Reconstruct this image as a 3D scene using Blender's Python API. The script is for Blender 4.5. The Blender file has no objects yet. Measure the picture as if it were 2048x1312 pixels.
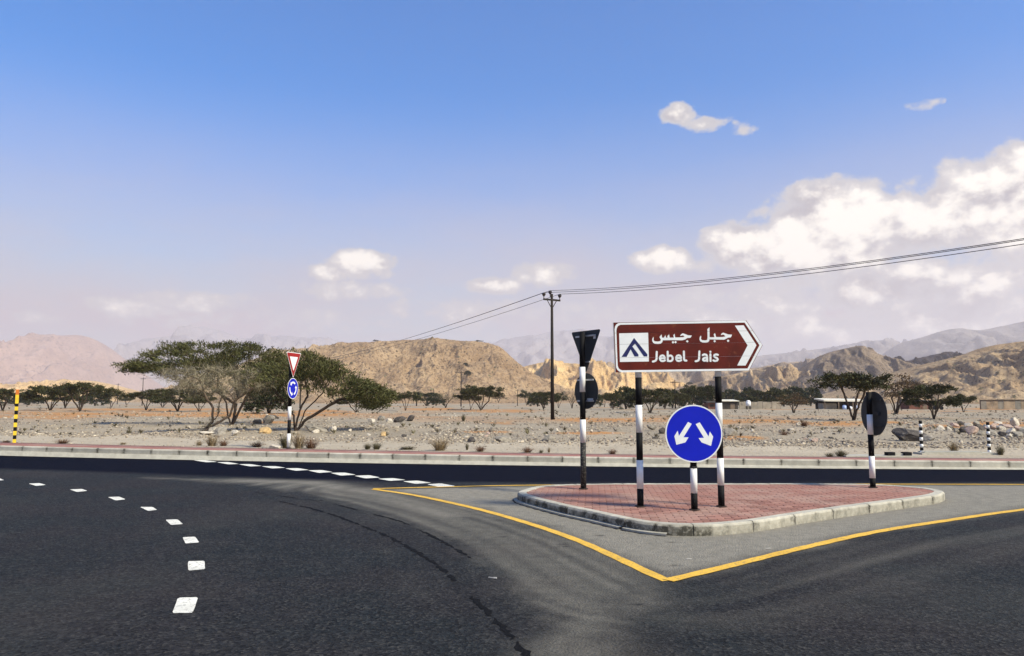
import bpy, bmesh, math, random
import numpy as np
from mathutils import Vector, Matrix

R = math.radians
random.seed(7)
rng = np.random.default_rng(7)
scene = bpy.context.scene
col = scene.collection

# ---------------------------------------------------------------- camera, sky, sun, exposure
F = 1500.0                      # focal length in pixels of the 2048-wide photograph
HZ = 803.0                      # horizon row
CAMH = 1.65
PITCH = math.atan((HZ - 656.0) / F)
cam_d = bpy.data.cameras.new('camera')
cam_d.sensor_width = 36.0
cam_d.lens = F / 2048.0 * 36.0
cam_d.clip_start = 0.1
cam_d.clip_end = 60000
cam = bpy.data.objects.new('camera', cam_d)
cam.location = (0, 0, CAMH)
cam.rotation_euler = (math.pi / 2 + PITCH, 0, 0)
col.objects.link(cam)
scene.camera = cam

SUN_AZ, SUN_EL = R(126), R(44)          # azimuth clockwise from +Y
sun_dir = Vector((math.sin(SUN_AZ) * math.cos(SUN_EL), math.cos(SUN_AZ) * math.cos(SUN_EL), math.sin(SUN_EL)))
sun_d = bpy.data.lights.new('sun', 'SUN')
sun_d.energy = 4.7
sun_d.angle = R(9)
sun_d.color = (1.0, 0.90, 0.68)
sun = bpy.data.objects.new('sun', sun_d)
sun.rotation_euler = (-sun_dir).to_track_quat('-Z', 'Y').to_euler()
col.objects.link(sun)

scene.view_settings.view_transform = 'Standard'
scene.view_settings.look = 'None'
scene.view_settings.exposure = 0.60
HAZE = 1.35e-4
scene.view_settings.gamma = 1.0
scene.view_settings.use_curve_mapping = False
scene.render.engine = 'CYCLES'
scene.cycles.use_denoising = True
scene.cycles.max_bounces = 6
scene.cycles.volume_bounces = 1
scene.cycles.transparent_max_bounces = 4

def ray(px, py):
    dx, dy = (px - 1024.0) / F, (656.0 - py) / F
    return Vector((dx, math.cos(PITCH) - math.sin(PITCH) * dy, math.sin(PITCH) + math.cos(PITCH) * dy))

def G(px, py, z=0.0):                    # where the photograph's point lies on the level z
    r = ray(px, py)
    t = (z - CAMH) / r.z
    return Vector((r.x * t, r.y * t, z))

def P(px, py, Y):                        # where it lies at the distance Y
    r = ray(px, py)
    t = Y / r.y
    return Vector((r.x * t, Y, CAMH + r.z * t))

# ---------------------------------------------------------------- node helpers
class NT:
    def __init__(s, tree): s.t = tree; s.n = tree.nodes; s.l = tree.links
    def new(s, typ, **kw):
        n = s.n.new(typ)
        for k, v in kw.items(): setattr(n, k, v)
        return n
    def link(s, a, b): s.l.new(a, b)
    def put(s, sock, v):
        if hasattr(v, 'is_linked') or isinstance(v, bpy.types.NodeSocket): s.l.new(v, sock)
        else: sock.default_value = v
    def math(s, op, a, b=None, c=None, clamp=False):
        n = s.n.new('ShaderNodeMath'); n.operation = op; n.use_clamp = clamp
        s.put(n.inputs[0], a)
        if b is not None: s.put(n.inputs[1], b)
        if c is not None: s.put(n.inputs[2], c)
        return n.outputs[0]
    def sstep(s, x, lo, hi):
        n = s.n.new('ShaderNodeMapRange'); n.interpolation_type = 'SMOOTHSTEP'
        s.put(n.inputs['Value'], x); s.put(n.inputs['From Min'], lo); s.put(n.inputs['From Max'], hi)
        return n.outputs['Result']
    def mix(s, f, a, b, mode='MIX'):
        n = s.n.new('ShaderNodeMix'); n.data_type = 'RGBA'; n.blend_type = mode
        s.put(n.inputs[0], f)
        s.put(n.inputs[6], a if not isinstance(a, tuple) else (*a[:3], 1))
        s.put(n.inputs[7], b if not isinstance(b, tuple) else (*b[:3], 1))
        return n.outputs[2]
    def noise(s, vec, scale, detail=4, rough=0.55, dist=0.0):
        n = s.n.new('ShaderNodeTexNoise')
        if vec is not None: s.l.new(vec, n.inputs['Vector'])
        n.inputs['Scale'].default_value = scale; n.inputs['Detail'].default_value = detail
        n.inputs['Roughness'].default_value = rough; n.inputs['Distortion'].default_value = dist
        return n.outputs['Fac']
    def ramp(s, f, stops, interp='LINEAR'):
        n = s.n.new('ShaderNodeValToRGB'); e = n.color_ramp; e.interpolation = interp
        while len(e.elements) < len(stops): e.elements.new(0.5)
        for i, (p, c) in enumerate(stops):
            e.elements[i].position = p; e.elements[i].color = (*c, 1)
        s.l.new(f, n.inputs[0]); return n.outputs[0]
    def attr(s, name):
        n = s.n.new('ShaderNodeAttribute'); n.attribute_name = name
        return n.outputs['Fac']

MATS = {}
def new_mat(name):
    m = bpy.data.materials.new(name); m.use_nodes = True
    t = NT(m.node_tree); b = m.node_tree.nodes['Principled BSDF']
    b.inputs['Specular IOR Level'].default_value = 0.25
    MATS[name] = m
    return m, t, b

def simple(name, c, rough=0.6, var=0.12, scale=6.0, metal=0.0, spec=0.3, bump=0.0, bscale=40, dirt=None, rand=0.0):
    """plain paint or stone with mottling, an optional dirt colour and a bump"""
    m, t, b = new_mat(name)
    co = t.new('ShaderNodeTexCoord').outputs['Object']
    f = t.noise(co, scale, 5, 0.6)
    lo = tuple(x * (1 - var * 2) for x in c); hi = tuple(min(1, x * (1 + var)) for x in c)
    out = t.ramp(f, [(0.3, lo), (0.55, c), (0.75, hi)])
    if dirt:
        f2 = t.noise(co, scale * 2.7, 6, 0.7)
        out = t.mix(t.sstep(f2, dirt[1], dirt[1] + 0.12), out, dirt[0])
    if rand:
        oi = t.new('ShaderNodeObjectInfo').outputs['Random']
        k = t.math('MULTIPLY_ADD', oi, rand * 2, 1 - rand)
        hs = t.new('ShaderNodeHueSaturation'); t.link(out, hs.inputs['Color']); t.link(k, hs.inputs['Value'])
        out = hs.outputs['Color']
    t.link(out, b.inputs['Base Color'])
    b.inputs['Roughness'].default_value = rough; b.inputs['Metallic'].default_value = metal
    b.inputs['Specular IOR Level'].default_value = spec
    if bump:
        bn = t.new('ShaderNodeBump'); bn.inputs['Strength'].default_value = bump; bn.inputs['Distance'].default_value = 0.02
        t.link(t.noise(co, bscale, 6, 0.65), bn.inputs['Height']); t.link(bn.outputs['Normal'], b.inputs['Normal'])
    return m

# ---------------------------------------------------------------- world: sky with clouds
def sky_uv(px, py):
    r = ray(px, py).normalized()
    return math.atan2(r.x, r.y), math.asin(r.z)

# px, py, half width, half height, weight
CLOUDS = [(1655, 460, 125, 80, 1.75), (1550, 492, 135, 52, 1.45), (1470, 490, 60, 28, 1.05), (1725, 445, 66, 78, 1.35),
          (1905, 425, 150, 70, 1.15), (2010, 385, 130, 70, 1.2), (2160, 410, 220, 120, 1.2), (1860, 470, 100, 45, 1.0),
          (1860, 565, 330, 50, .95), (1600, 605, 270, 42, .80), (1960, 630, 290, 48, 1.0), (1350, 632, 290, 40, .70), (1750, 645, 250, 40, .85),
          (1362, 228, 50, 22, .80), (1420, 246, 60, 18, .80), (1482, 254, 40, 20, .82), (1845, 208, 34, 12, .62), (1325, 518, 62, 26, 1.15),
          (1400, 530, 90, 18, .72), (1085, 547, 62, 26, 1.15), (985, 572, 75, 18, .9), (725, 528, 66, 28, 1.2), (660, 545, 40, 18, 1.0),
          (690, 582, 120, 22, .75), (395, 603, 110, 26, .92), (270, 618, 90, 20, .88), (90, 635, 55, 14, .9),
          (2040, 318, 80, 34, 1.0), (900, 630, 270, 36, .62), (500, 635, 300, 36, .62)]

def cloud_lumps():
    """billowy noise over the sky: rounded heads from cells, ragged edges from noise"""
    g = bpy.data.node_groups.new('cloud_lumps', 'ShaderNodeTree')
    g.interface.new_socket('P', in_out='INPUT', socket_type='NodeSocketVector')
    g.interface.new_socket('N', in_out='OUTPUT', socket_type='NodeSocketFloat')
    t = NT(g); gi = t.new('NodeGroupInput'); go = t.new('NodeGroupOutput')
    n0 = t.noise(gi.outputs['P'], 19, 5, 0.60, 0.25)
    vo = t.new('ShaderNodeTexVoronoi'); vo.voronoi_dimensions = '2D'; vo.feature = 'SMOOTH_F1'; vo.normalize = True
    t.link(gi.outputs['P'], vo.inputs['Vector']); vo.inputs['Scale'].default_value = 13; vo.inputs['Detail'].default_value = 2.6
    vo.inputs['Roughness'].default_value = 0.60; vo.inputs['Lacunarity'].default_value = 2.4; vo.inputs['Smoothness'].default_value = 0.3
    puff = t.math('MULTIPLY_ADD', vo.outputs['Distance'], -1.15, 0.92)
    t.link(t.math('ADD', t.math('MULTIPLY', puff, 0.5), t.math('MULTIPLY', n0, 0.5)), go.inputs['N'])
    return g

SKY = dict(strength=0.11, cloud=5.6)
def build_world():
    w = bpy.data.worlds.new('World'); scene.world = w; w.use_nodes = True
    w.cycles.sampling_method = 'MANUAL'; w.cycles.sample_map_resolution = 512
    t = NT(w.node_tree); bg = w.node_tree.nodes['Background']
    sky = t.new('ShaderNodeTexSky'); sky.sky_type = 'NISHITA'; sky.sun_disc = False
    sky.sun_elevation = SUN_EL; sky.sun_rotation = SUN_AZ
    sky.air_density = 1.2; sky.dust_density = 0.6; sky.ozone_density = 2.2; sky.altitude = 0
    gen = t.new('ShaderNodeTexCoord').outputs['Generated']
    sp = t.new('ShaderNodeSeparateXYZ'); t.link(gen, sp.inputs[0])
    u = t.math('ARCTAN2', sp.outputs[0], sp.outputs[1]); v = t.math('ARCSINE', sp.outputs[2])
    grp = cloud_lumps()
    uv = t.new('ShaderNodeCombineXYZ'); t.link(u, uv.inputs[0]); t.link(v, uv.inputs[1])
    def vec(op, a, b, c=None):
        n = t.new('ShaderNodeVectorMath', operation=op)
        for k, q in enumerate((a, b, c)):
            if q is not None: t.put(n.inputs[k], q)
        return n.outputs['Value'] if op == 'DOT_PRODUCT' else n.outputs[0]
    def lumps(off):
        n = t.new('ShaderNodeGroup'); n.node_tree = grp
        t.link(vec('MULTIPLY_ADD', uv.outputs[0], (1.0, 1.3, 0), off), n.inputs['P']); return n.outputs['N']
    n1 = lumps((0, 0, 0)); n2 = lumps((0.014, 0.026, 0))             # here, and a step towards the light
    acc = 0.0
    for (px, py, rx, ry, w) in CLOUDS:
        u0, v0 = sky_uv(px, py); a, b = F / rx * 1.12, F / ry * 1.12
        d = vec('MULTIPLY_ADD', uv.outputs[0], (a, b, 0), (-u0 * a, -v0 * b, 0))
        acc = t.math('MAXIMUM', t.math('MULTIPLY_ADD', vec('DOT_PRODUCT', d, d), -0.42 * w, w), acc)
    # the cloud banks go on round the sky beyond the frame
    off = t.sstep(t.math('ABSOLUTE', u), 0.72, 1.0)
    band = t.math('MULTIPLY', t.sstep(v, 0.02, 0.1), t.sstep(v, 0.5, 0.15))
    big = t.noise(uv.outputs[0], 4.5, 2, 0.5)
    acc = t.math('MAXIMUM', acc, t.math('MULTIPLY', t.math('MULTIPLY', off, band), t.math('MULTIPLY', t.sstep(big, 0.42, 0.62), 0.9)))
    edge = t.math('MULTIPLY_ADD', t.sstep(acc, 0.02, 0.25), -0.75, 1.25)
    d0 = t.math('SUBTRACT', t.math('MULTIPLY_ADD', t.math('SUBTRACT', n1, 0.5), 2.7, acc), edge)
    mask = t.sstep(d0, -0.04, 0.30)
    # heads face the sun, feet lie in their own shade
    lit = t.sstep(t.math('ADD', t.math('MULTIPLY', t.math('SUBTRACT', n1, n2), 1.5), t.math('MULTIPLY_ADD', t.math('SUBTRACT', n1, 0.5), 0.6, t.math('ADD', t.math('MULTIPLY_ADD', acc, 0.42, -0.42), t.math('MULTIPLY_ADD', big, 0.9, -0.45)))), -0.24, 0.25)
    thick = t.sstep(d0, 0.15, 0.75)
    c = SKY['cloud']
    shade = t.mix(lit, (c * .49, c * .45, c * .485), (c * 1.34, c * 1.26, c * 1.13))
    col_c = t.mix(thick, (c * .70, c * .68, c * .70), shade)
    low = t.sstep(v, 0.27, 0.03)                                   # thick air near the horizon
    hs = t.new('ShaderNodeHueSaturation'); t.link(sky.outputs[0], hs.inputs['Color'])
    hs.inputs['Saturation'].default_value = 1.75; hs.inputs['Hue'].default_value = 0.5; hs.inputs['Value'].default_value = 1.05
    azure = t.mix(1.0, hs.outputs['Color'], (0.26, 0.90, 1.10), 'MULTIPLY')
    # thin veil: pale dusty air over the lower sky, streaked
    cv = t.new('ShaderNodeCombineXYZ'); t.link(u, cv.inputs[0]); t.link(t.math('MULTIPLY', v, 3.2), cv.inputs[1])
    veil_n = t.noise(cv.outputs[0], 2.4, 6, 0.55)
    veil = t.math('MULTIPLY', t.sstep(v, 0.42, 0.09), t.math('MULTIPLY_ADD', veil_n, 1.0, 0.40), clamp=True)
    base = t.mix(veil, azure, (c * .65, c * .555, c * .60))
    out = t.mix(t.math('MULTIPLY', mask, 0.97), base, col_c)
    t.link(out, bg.inputs['Color']); bg.inputs['Strength'].default_value = SKY['strength']
build_world()

# ---------------------------------------------------------------- object helpers
def tag(o, label=None, cat=None, group=None, kind=None):
    if label: o['label'] = label
    if cat: o['category'] = cat
    if group: o['group'] = group
    if kind: o['kind'] = kind
    return o

def empty(name, loc, label=None, cat=None, group=None, rz=0.0):
    o = bpy.data.objects.new(name, None); o.empty_display_size = 0.2
    o.location = loc; o.rotation_euler = (0, 0, rz); col.objects.link(o)
    return tag(o, label, cat, group)

def link(name, me, mat=None, parent=None, loc=None):
    o = bpy.data.objects.new(name, me); col.objects.link(o)
    if mat is not None and not me.materials: me.materials.append(MATS[mat] if isinstance(mat, str) else mat)
    if parent is not None: o.parent = parent
    if loc is not None: o.location = loc
    return o

def np_mesh(name, verts, faces, smooth=False):
    """verts (n,3), faces (m,3) or (m,4) arrays"""
    me = bpy.data.meshes.new(name)
    verts = np.asarray(verts, dtype=np.float32); faces = np.asarray(faces, dtype=np.int32)
    k = faces.shape[1]
    me.vertices.add(len(verts)); me.vertices.foreach_set('co', verts.ravel())
    me.loops.add(faces.size); me.loops.foreach_set('vertex_index', faces.ravel())
    me.polygons.add(len(faces))
    me.polygons.foreach_set('loop_start', np.arange(0, faces.size, k, dtype=np.int32))
    if smooth: me.polygons.foreach_set('use_smooth', np.ones(len(faces), dtype=bool))
    me.update(calc_edges=True); me.validate()
    return me

def vattr(me, name, vals):
    a = me.attributes.new(name, 'FLOAT', 'POINT'); a.data.foreach_set('value', np.asarray(vals, dtype=np.float32))

class MB:
    def __init__(s): s.v = []; s.f = []
    def add(s, vs, fs):
        o = len(s.v); s.v += [tuple(v) for v in vs]; s.f += [tuple(i + o for i in f) for f in fs]
    def box(s, c, d, rz=0.0, rx=0.0):
        m = Matrix.Rotation(rz, 3, 'Z') @ Matrix.Rotation(rx, 3, 'X')
        vs = [Vector(c) + m @ Vector((sx * d[0] / 2, sy * d[1] / 2, sz * d[2] / 2)) for sx in (-1, 1) for sy in (-1, 1) for sz in (-1, 1)]
        s.add(vs, [(0, 1, 3, 2), (4, 6, 7, 5), (0, 4, 5, 1), (2, 3, 7, 6), (0, 2, 6, 4), (1, 5, 7, 3)]); return s
    def cyl(s, p0, p1, r0, r1=None, n=12, cap=True):
        r1 = r0 if r1 is None else r1
        p0, p1 = Vector(p0), Vector(p1); d = (p1 - p0).normalized()
        a = d.orthogonal().normalized(); b = d.cross(a)
        vs = [];
        for p, r in ((p0, r0), (p1, r1)):
            for i in range(n):
                t = 2 * math.pi * i / n; vs.append(p + a * (r * math.cos(t)) + b * (r * math.sin(t)))
        fs = [(i, (i + 1) % n, n + (i + 1) % n, n + i) for i in range(n)]
        if cap: fs += [tuple(range(n - 1, -1, -1)), tuple(range(n, 2 * n))]
        s.add(vs, fs); return s
    def slab(s, pts, off, back=True):
        """polygon pts extruded by vector off"""
        n = len(pts); off = Vector(off); pts = [Vector(p) for p in pts]
        s.add(pts + [p + off for p in pts], [tuple(range(n)), tuple(range(2 * n - 1, n - 1, -1))] + [(i, n + i, n + (i + 1) % n, (i + 1) % n) for i in range(n)]); return s
    def poly(s, pts):
        s.add(pts, [tuple(range(len(pts)))]); return s
    def build(s, name, mat, parent=None, loc=None, smooth=False, fix=True):
        me = bpy.data.meshes.new(name); me.from_pydata(s.v, [], s.f)
        if fix:
            bm = bmesh.new(); bm.from_mesh(me); bmesh.ops.recalc_face_normals(bm, faces=bm.faces); bm.to_mesh(me); bm.free()
        if smooth:
            for p in me.polygons: p.use_smooth = len(p.vertices) == 4
        me.update()
        return link(name, me, mat, parent, loc)

# ---------------------------------------------------------------- numpy noise
def _h(ix, iy, seed):
    n = (ix.astype(np.int64) * 374761393 + iy.astype(np.int64) * 668265263 + seed * 1274126177) & 0xffffffff
    n = ((n ^ (n >> 13)) * 1274126177) & 0xffffffff
    return ((n ^ (n >> 16)) & 0xffff) / 65535.0
def vnoise(x, y, seed=0):
    x = np.asarray(x, float); y = np.asarray(y, float)
    ix, iy = np.floor(x), np.floor(y); fx, fy = x - ix, y - iy
    ux, uy = fx * fx * fx * (fx * (fx * 6 - 15) + 10), fy * fy * fy * (fy * (fy * 6 - 15) + 10)
    def gr(dx, dy):
        a = _h(ix + dx, iy + dy, seed) * 2 * np.pi
        return np.cos(a) * (fx - dx) + np.sin(a) * (fy - dy)
    a = gr(0, 0) * (1 - ux) + gr(1, 0) * ux; b = gr(0, 1) * (1 - ux) + gr(1, 1) * ux
    return (a * (1 - uy) + b * uy) * 1.4
def fbm(x, y, o=4, seed=0, gain=0.5):
    s = 0; a = 1.0
    for i in range(o):
        s = s + a * vnoise(np.asarray(x) * 2 ** i, np.asarray(y) * 2 ** i, seed + i * 17); a *= gain
    return s
def ridged(x, y, o=4, seed=0, gain=0.5):
    s = 0; a = 1.0
    for i in range(o):
        s = s + a * (1 - 2 * np.abs(vnoise(np.asarray(x) * 2 ** i, np.asarray(y) * 2 ** i, seed + i * 13))); a *= gain
    return s
def sst(x, a, b):
    t = np.clip((np.asarray(x, float) - a) / (b - a), 0, 1); return t * t * (3 - 2 * t)

def seg_dist(X, Y, pts, closed=False):
    d = np.full(np.shape(X), 1e9); n = len(pts)
    for i in range(n if closed else n - 1):
        ax, ay = pts[i][0], pts[i][1]; bx, by = pts[(i + 1) % n][0], pts[(i + 1) % n][1]
        L = (bx - ax) ** 2 + (by - ay) ** 2 + 1e-12
        t = np.clip(((X - ax) * (bx - ax) + (Y - ay) * (by - ay)) / L, 0, 1)
        d = np.minimum(d, np.hypot(X - ax - t * (bx - ax), Y - ay - t * (by - ay)))
    return d
def inside(X, Y, pts):
    r = np.zeros(np.shape(X), bool); n = len(pts)
    for i in range(n):
        ax, ay = pts[i][0], pts[i][1]; bx, by = pts[(i + 1) % n][0], pts[(i + 1) % n][1]
        if ay == by: continue
        r ^= ((ay > Y) != (by > Y)) & (X < (bx - ax) * (Y - ay) / (by - ay) + ax)
    return r
def sdf(X, Y, pts):
    d = seg_dist(X, Y, pts, True); return np.where(inside(X, Y, pts), -d, d)

def catmull(pts, closed=False, step=0.06):
    pts = [Vector(p) for p in pts]; n = len(pts); out = []
    for i in range(n if closed else n - 1):
        g = lambda k: pts[k % n] if closed else pts[max(0, min(n - 1, k))]
        p0, p1, p2, p3 = g(i - 1), g(i), g(i + 1), g(i + 2)
        m = max(2, int((p2 - p1).length / step))
        for k in range(m):
            t = k / m
            out.append(0.5 * ((2 * p1) + (p2 - p0) * t + (2 * p0 - 5 * p1 + 4 * p2 - p3) * t * t + (3 * p1 - p0 - 3 * p2 + p3) * t ** 3))
    if not closed: out.append(pts[-1])
    return out

# ---------------------------------------------------------------- the far road edge
_edge = [G(px, py) for px, py in ((0, 911.5), (256, 916), (512, 921), (768, 926), (1024, 930.5), (1280, 934), (1512, 936), (1780, 937.5), (2048, 938))]
_pf = np.polyfit([p.x for p in _edge], [p.y for p in _edge], 2)
def Yk(x):
    xx = np.clip(np.asarray(x, float), -19, 15)
    sl = 2 * _pf[0] * xx + _pf[1]
    return np.polyval(_pf, xx) + sl * (np.asarray(x, float) - xx)
def ztop(x): return np.interp(x, [-15.6, 0, 12.5], [0.29, 0.234, 0.19])
WALK = 1.25                                                # width of the red strip behind the far kerb
def Yw(x): return Yk(x) + 0.2 + np.interp(x, [-15, 0, 12], [1.45, 1.15, 0.95])
def zg(x, y):                                              # height of the desert floor
    x = np.asarray(x, float); y = np.asarray(y, float)
    v = y - Yw(x)
    base = ztop(x) - 0.025 + (0.25 - ztop(x) + 0.02) * sst(v, 2, 14)
    rough = sst(v, 3.0, 7.0)
    b = base + rough * (0.10 * fbm(x / 5.5, y / 5.5, 4, 3) + 0.05 * fbm(x / 1.1, y / 1.1, 2, 9)) + 0.015 * fbm(x / 1.7, y / 1.7, 3, 5)
    b = b + 0.10 * np.exp(-((v - 5.2) / 0.9) ** 2) * (0.6 + fbm(x / 3, y / 3, 2, 21))      # little berm beyond the track
    b = b + sst(v, 250, 2500) * 3.0
    return b
def on_desert(px, py, z=0.25):
    p = G(px, py, z)
    for _ in range(3): p = G(px, py, float(zg(p.x, p.y)))
    return p

# ---------------------------------------------------------------- materials of the setting
def asphalt_mat():
    m, t, b = new_mat('asphalt')
    co = t.new('ShaderNodeTexCoord').outputs['Object']
    big = t.noise(co, 0.55, 6, 0.6); mid = t.noise(co, 7, 5, 0.65); fine = t.noise(co, 55, 4, 0.75)
    c = t.mix(t.sstep(big, 0.36, 0.66), (0.0105, 0.0135, 0.0148), (0.0175, 0.0155, 0.0160))
    c = t.mix(t.math('MULTIPLY', t.sstep(mid, 0.42, 0.75), 0.45), c, (0.040, 0.038, 0.036))
    sk = t.attr('streak')
    c = t.mix(t.math('MULTIPLY', t.sstep(sk, 0.1, 0.9), 0.6), c, (0.062, 0.058, 0.052))
    c = t.mix(t.math('MULTIPLY', t.sstep(sk, -0.1, -0.8), 0.7), c, (0.009, 0.0095, 0.010))
    nw = t.attr('fresh')
    c = t.mix(nw, c, (0.0022, 0.0028, 0.0085))
    vor = t.new('ShaderNodeTexVoronoi'); t.link(co, vor.inputs['Vector']); vor.inputs['Scale'].default_value = 46
    sepc = t.new('ShaderNodeSeparateColor'); t.link(vor.outputs['Color'], sepc.inputs[0])
    chip = t.sstep(sepc.outputs[0], 0.80, 0.97)
    grain = t.math('MULTIPLY_ADD', sepc.outputs[1], 1.55, 0.28)
    hsg = t.new('ShaderNodeHueSaturation'); t.link(c, hsg.inputs['Color']); t.link(grain, hsg.inputs['Value']); c = hsg.outputs['Color']
    du = t.math('MULTIPLY', t.attr('dust'), t.math('MULTIPLY_ADD', mid, 0.9, 0.55), clamp=True)
    c = t.mix(du, c, (0.27, 0.25, 0.205))
    c = t.mix(t.math('MULTIPLY', chip, t.math('MULTIPLY_ADD', t.math('MAXIMUM', nw, du), -0.45, 0.45), clamp=True), c, (0.085, 0.08, 0.072))
    pit = t.sstep(fine, 0.47, 0.33)
    c = t.mix(t.math('MULTIPLY', pit, t.math('MULTIPLY_ADD', du, -0.4, 0.8)), c, (0.008, 0.008, 0.010))
    c = t.mix(t.attr('skid'), c, (0.008, 0.008, 0.009))
    t.link(c, b.inputs['Base Color'])
    t.link(t.math('MULTIPLY_ADD', du, 0.12, 0.80), b.inputs['Roughness']); t.link(t.math('MULTIPLY_ADD', nw, -0.12, 0.16), b.inputs['Specular IOR Level'])
    bn = t.new('ShaderNodeBump'); bn.inputs['Strength'].default_value = 0.8; bn.inputs['Distance'].default_value = 0.02
    t.link(t.math('ADD', fine, t.math('MULTIPLY', vor.outputs['Distance'], 0.6)), bn.inputs['Height']); t.link(bn.outputs['Normal'], b.inputs['Normal'])
asphalt_mat()

def paint_mat(name, c, wear=0.60):
    m, t, b = new_mat(name)
    co = t.new('ShaderNodeTexCoord').outputs['Object']
    f = t.noise(co, 28, 7, 0.75); g = t.noise(co, 3, 4, 0.6)
    o = t.mix(t.sstep(g, 0.35, 0.7), c, tuple(x * 0.82 for x in c))
    o = t.mix(t.math('MULTIPLY', t.sstep(f, wear, wear + 0.1), 0.75), o, (0.12, 0.11, 0.10))
    t.link(o, b.inputs['Base Color']); b.inputs['Roughness'].default_value = 0.75
    bn = t.new('ShaderNodeBump'); bn.inputs['Strength'].default_value = 0.3; bn.inputs['Distance'].default_value = 0.006
    t.link(t.noise(co, 120, 3), bn.inputs['Height']); t.link(bn.outputs['Normal'], b.inputs['Normal'])
paint_mat('white_paint', (0.74, 0.72, 0.63), 0.52)
paint_mat('yellow_paint', (0.72, 0.43, 0.055), 0.525)

def concrete_mat(name, c, stain, amount):
    m, t, b = new_mat(name)
    co = t.new('ShaderNodeTexCoord').outputs['Object']
    f = t.noise(co, 5, 6, 0.65); g = t.noise(co, 45, 4, 0.7)
    o = t.mix(t.sstep(f, 0.32, 0.68), tuple(x * 0.78 for x in c), c)
    o = t.mix(t.math('MULTIPLY', t.sstep(g, 0.5, 0.75), 0.35), o, tuple(x * 0.6 for x in c))
    oi = t.new('ShaderNodeObjectInfo').outputs['Random']
    hs = t.new('ShaderNodeHueSaturation'); t.link(o, hs.inputs['Color'])
    t.link(t.math('MULTIPLY_ADD', oi, 0.24, 0.88), hs.inputs['Value']); o = hs.outputs['Color']
    s = t.math('MULTIPLY', t.attr('stain'), t.math('MULTIPLY_ADD', t.sstep(t.noise(co, 16, 6, 0.7), 0.30, 0.62), 1.1, 0.42), clamp=True)
    o = t.mix(t.math('MULTIPLY', s, amount), o, stain)
    t.link(o, b.inputs['Base Color']); b.inputs['Roughness'].default_value = 0.9
    bn = t.new('ShaderNodeBump'); bn.inputs['Strength'].default_value = 0.4; bn.inputs['Distance'].default_value = 0.01
    t.link(g, bn.inputs['Height']); t.link(bn.outputs['Normal'], b.inputs['Normal'])
concrete_mat('kerb_concrete', (0.50, 0.47, 0.385), (0.045, 0.042, 0.032), 0.95)
concrete_mat('pale_concrete', (0.42, 0.40, 0.335), (0.06, 0.055, 0.045), 0.8)

def paver_mat():
    m, t, b = new_mat('red_paver')
    co = t.new('ShaderNodeTexCoord').outputs['Object']; oi = t.new('ShaderNodeObjectInfo').outputs['Random']
    geo = t.new('ShaderNodeNewGeometry').outputs['Position']
    f = t.noise(co, 40, 5, 0.7); g = t.noise(geo, 1.2, 5, 0.6)
    o = t.ramp(oi, [(0.0, (0.20, 0.093, 0.070)), (0.5, (0.275, 0.132, 0.100)), (1.0, (0.35, 0.180, 0.138))])
    o = t.mix(t.math('MULTIPLY', t.sstep(g, 0.42, 0.66), 0.55), o, (0.37, 0.255, 0.20))
    o = t.mix(t.math('MULTIPLY', t.sstep(t.noise(geo, 2.7, 6, 0.7), 0.52, 0.68), 0.55), o, (0.15, 0.085, 0.07))
    o = t.mix(t.math('MULTIPLY', t.sstep(f, 0.5, 0.75), 0.3), o, (0.16, 0.08, 0.07))
    t.link(o, b.inputs['Base Color']); b.inputs['Roughness'].default_value = 0.88
    bn = t.new('ShaderNodeBump'); bn.inputs['Strength'].default_value = 0.3; bn.inputs['Distance'].default_value = 0.006
    t.link(f, bn.inputs['Height']); t.link(bn.outputs['Normal'], b.inputs['Normal'])
    # the same paving seen too far off to tell the blocks apart
    m, t, b = new_mat('far_paving')
    geo = t.new('ShaderNodeNewGeometry').outputs['Position']
    br = t.new('ShaderNodeTexBrick'); t.link(geo, br.inputs['Vector']); br.inputs['Scale'].default_value = 5
    br.inputs['Color1'].default_value = (0.33, 0.15, 0.125, 1); br.inputs['Color2'].default_value = (0.28, 0.12, 0.10, 1); br.inputs['Mortar'].default_value = (0.14, 0.08, 0.06, 1)
    g = t.noise(geo, 0.9, 6, 0.65)
    o = t.mix(t.math('MULTIPLY', t.sstep(g, 0.45, 0.72), 0.6), br.outputs['Color'], (0.40, 0.30, 0.23))
    t.link(o, b.inputs['Base Color']); b.inputs['Roughness'].default_value = 0.9
paver_mat()
simple('strip_black', (0.006, 0.006, 0.005), 0.95, 0.2, 20)
simple('bedding', (0.05, 0.035, 0.03), 0.95, 0.2, 20)

# ---------------------------------------------------------------- road
YEL_L = [G(*p) for p in ((746, 978.5), (830, 991), (950, 1017), (1060, 1048), (1150, 1079), (1230, 1114), (1300, 1147), (1336, 1162))]
YEL_R = [G(*p) for p in ((1336, 1162), (1450, 1135), (1600, 1098), (1750, 1065), (1900, 1041), (2048, 1020), (2300, 992))]
YEL_B = [G(*p) for p in ((746, 978.5), (900, 974.5), (1060, 971.5), (1450, 969), (1870, 969.5), (2048, 970), (2400, 972))]
V_POLY = [(p.x, p.y) for p in YEL_L + YEL_R[1:]] + [(p.x, p.y) for p in reversed(YEL_B[1:])]

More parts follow.
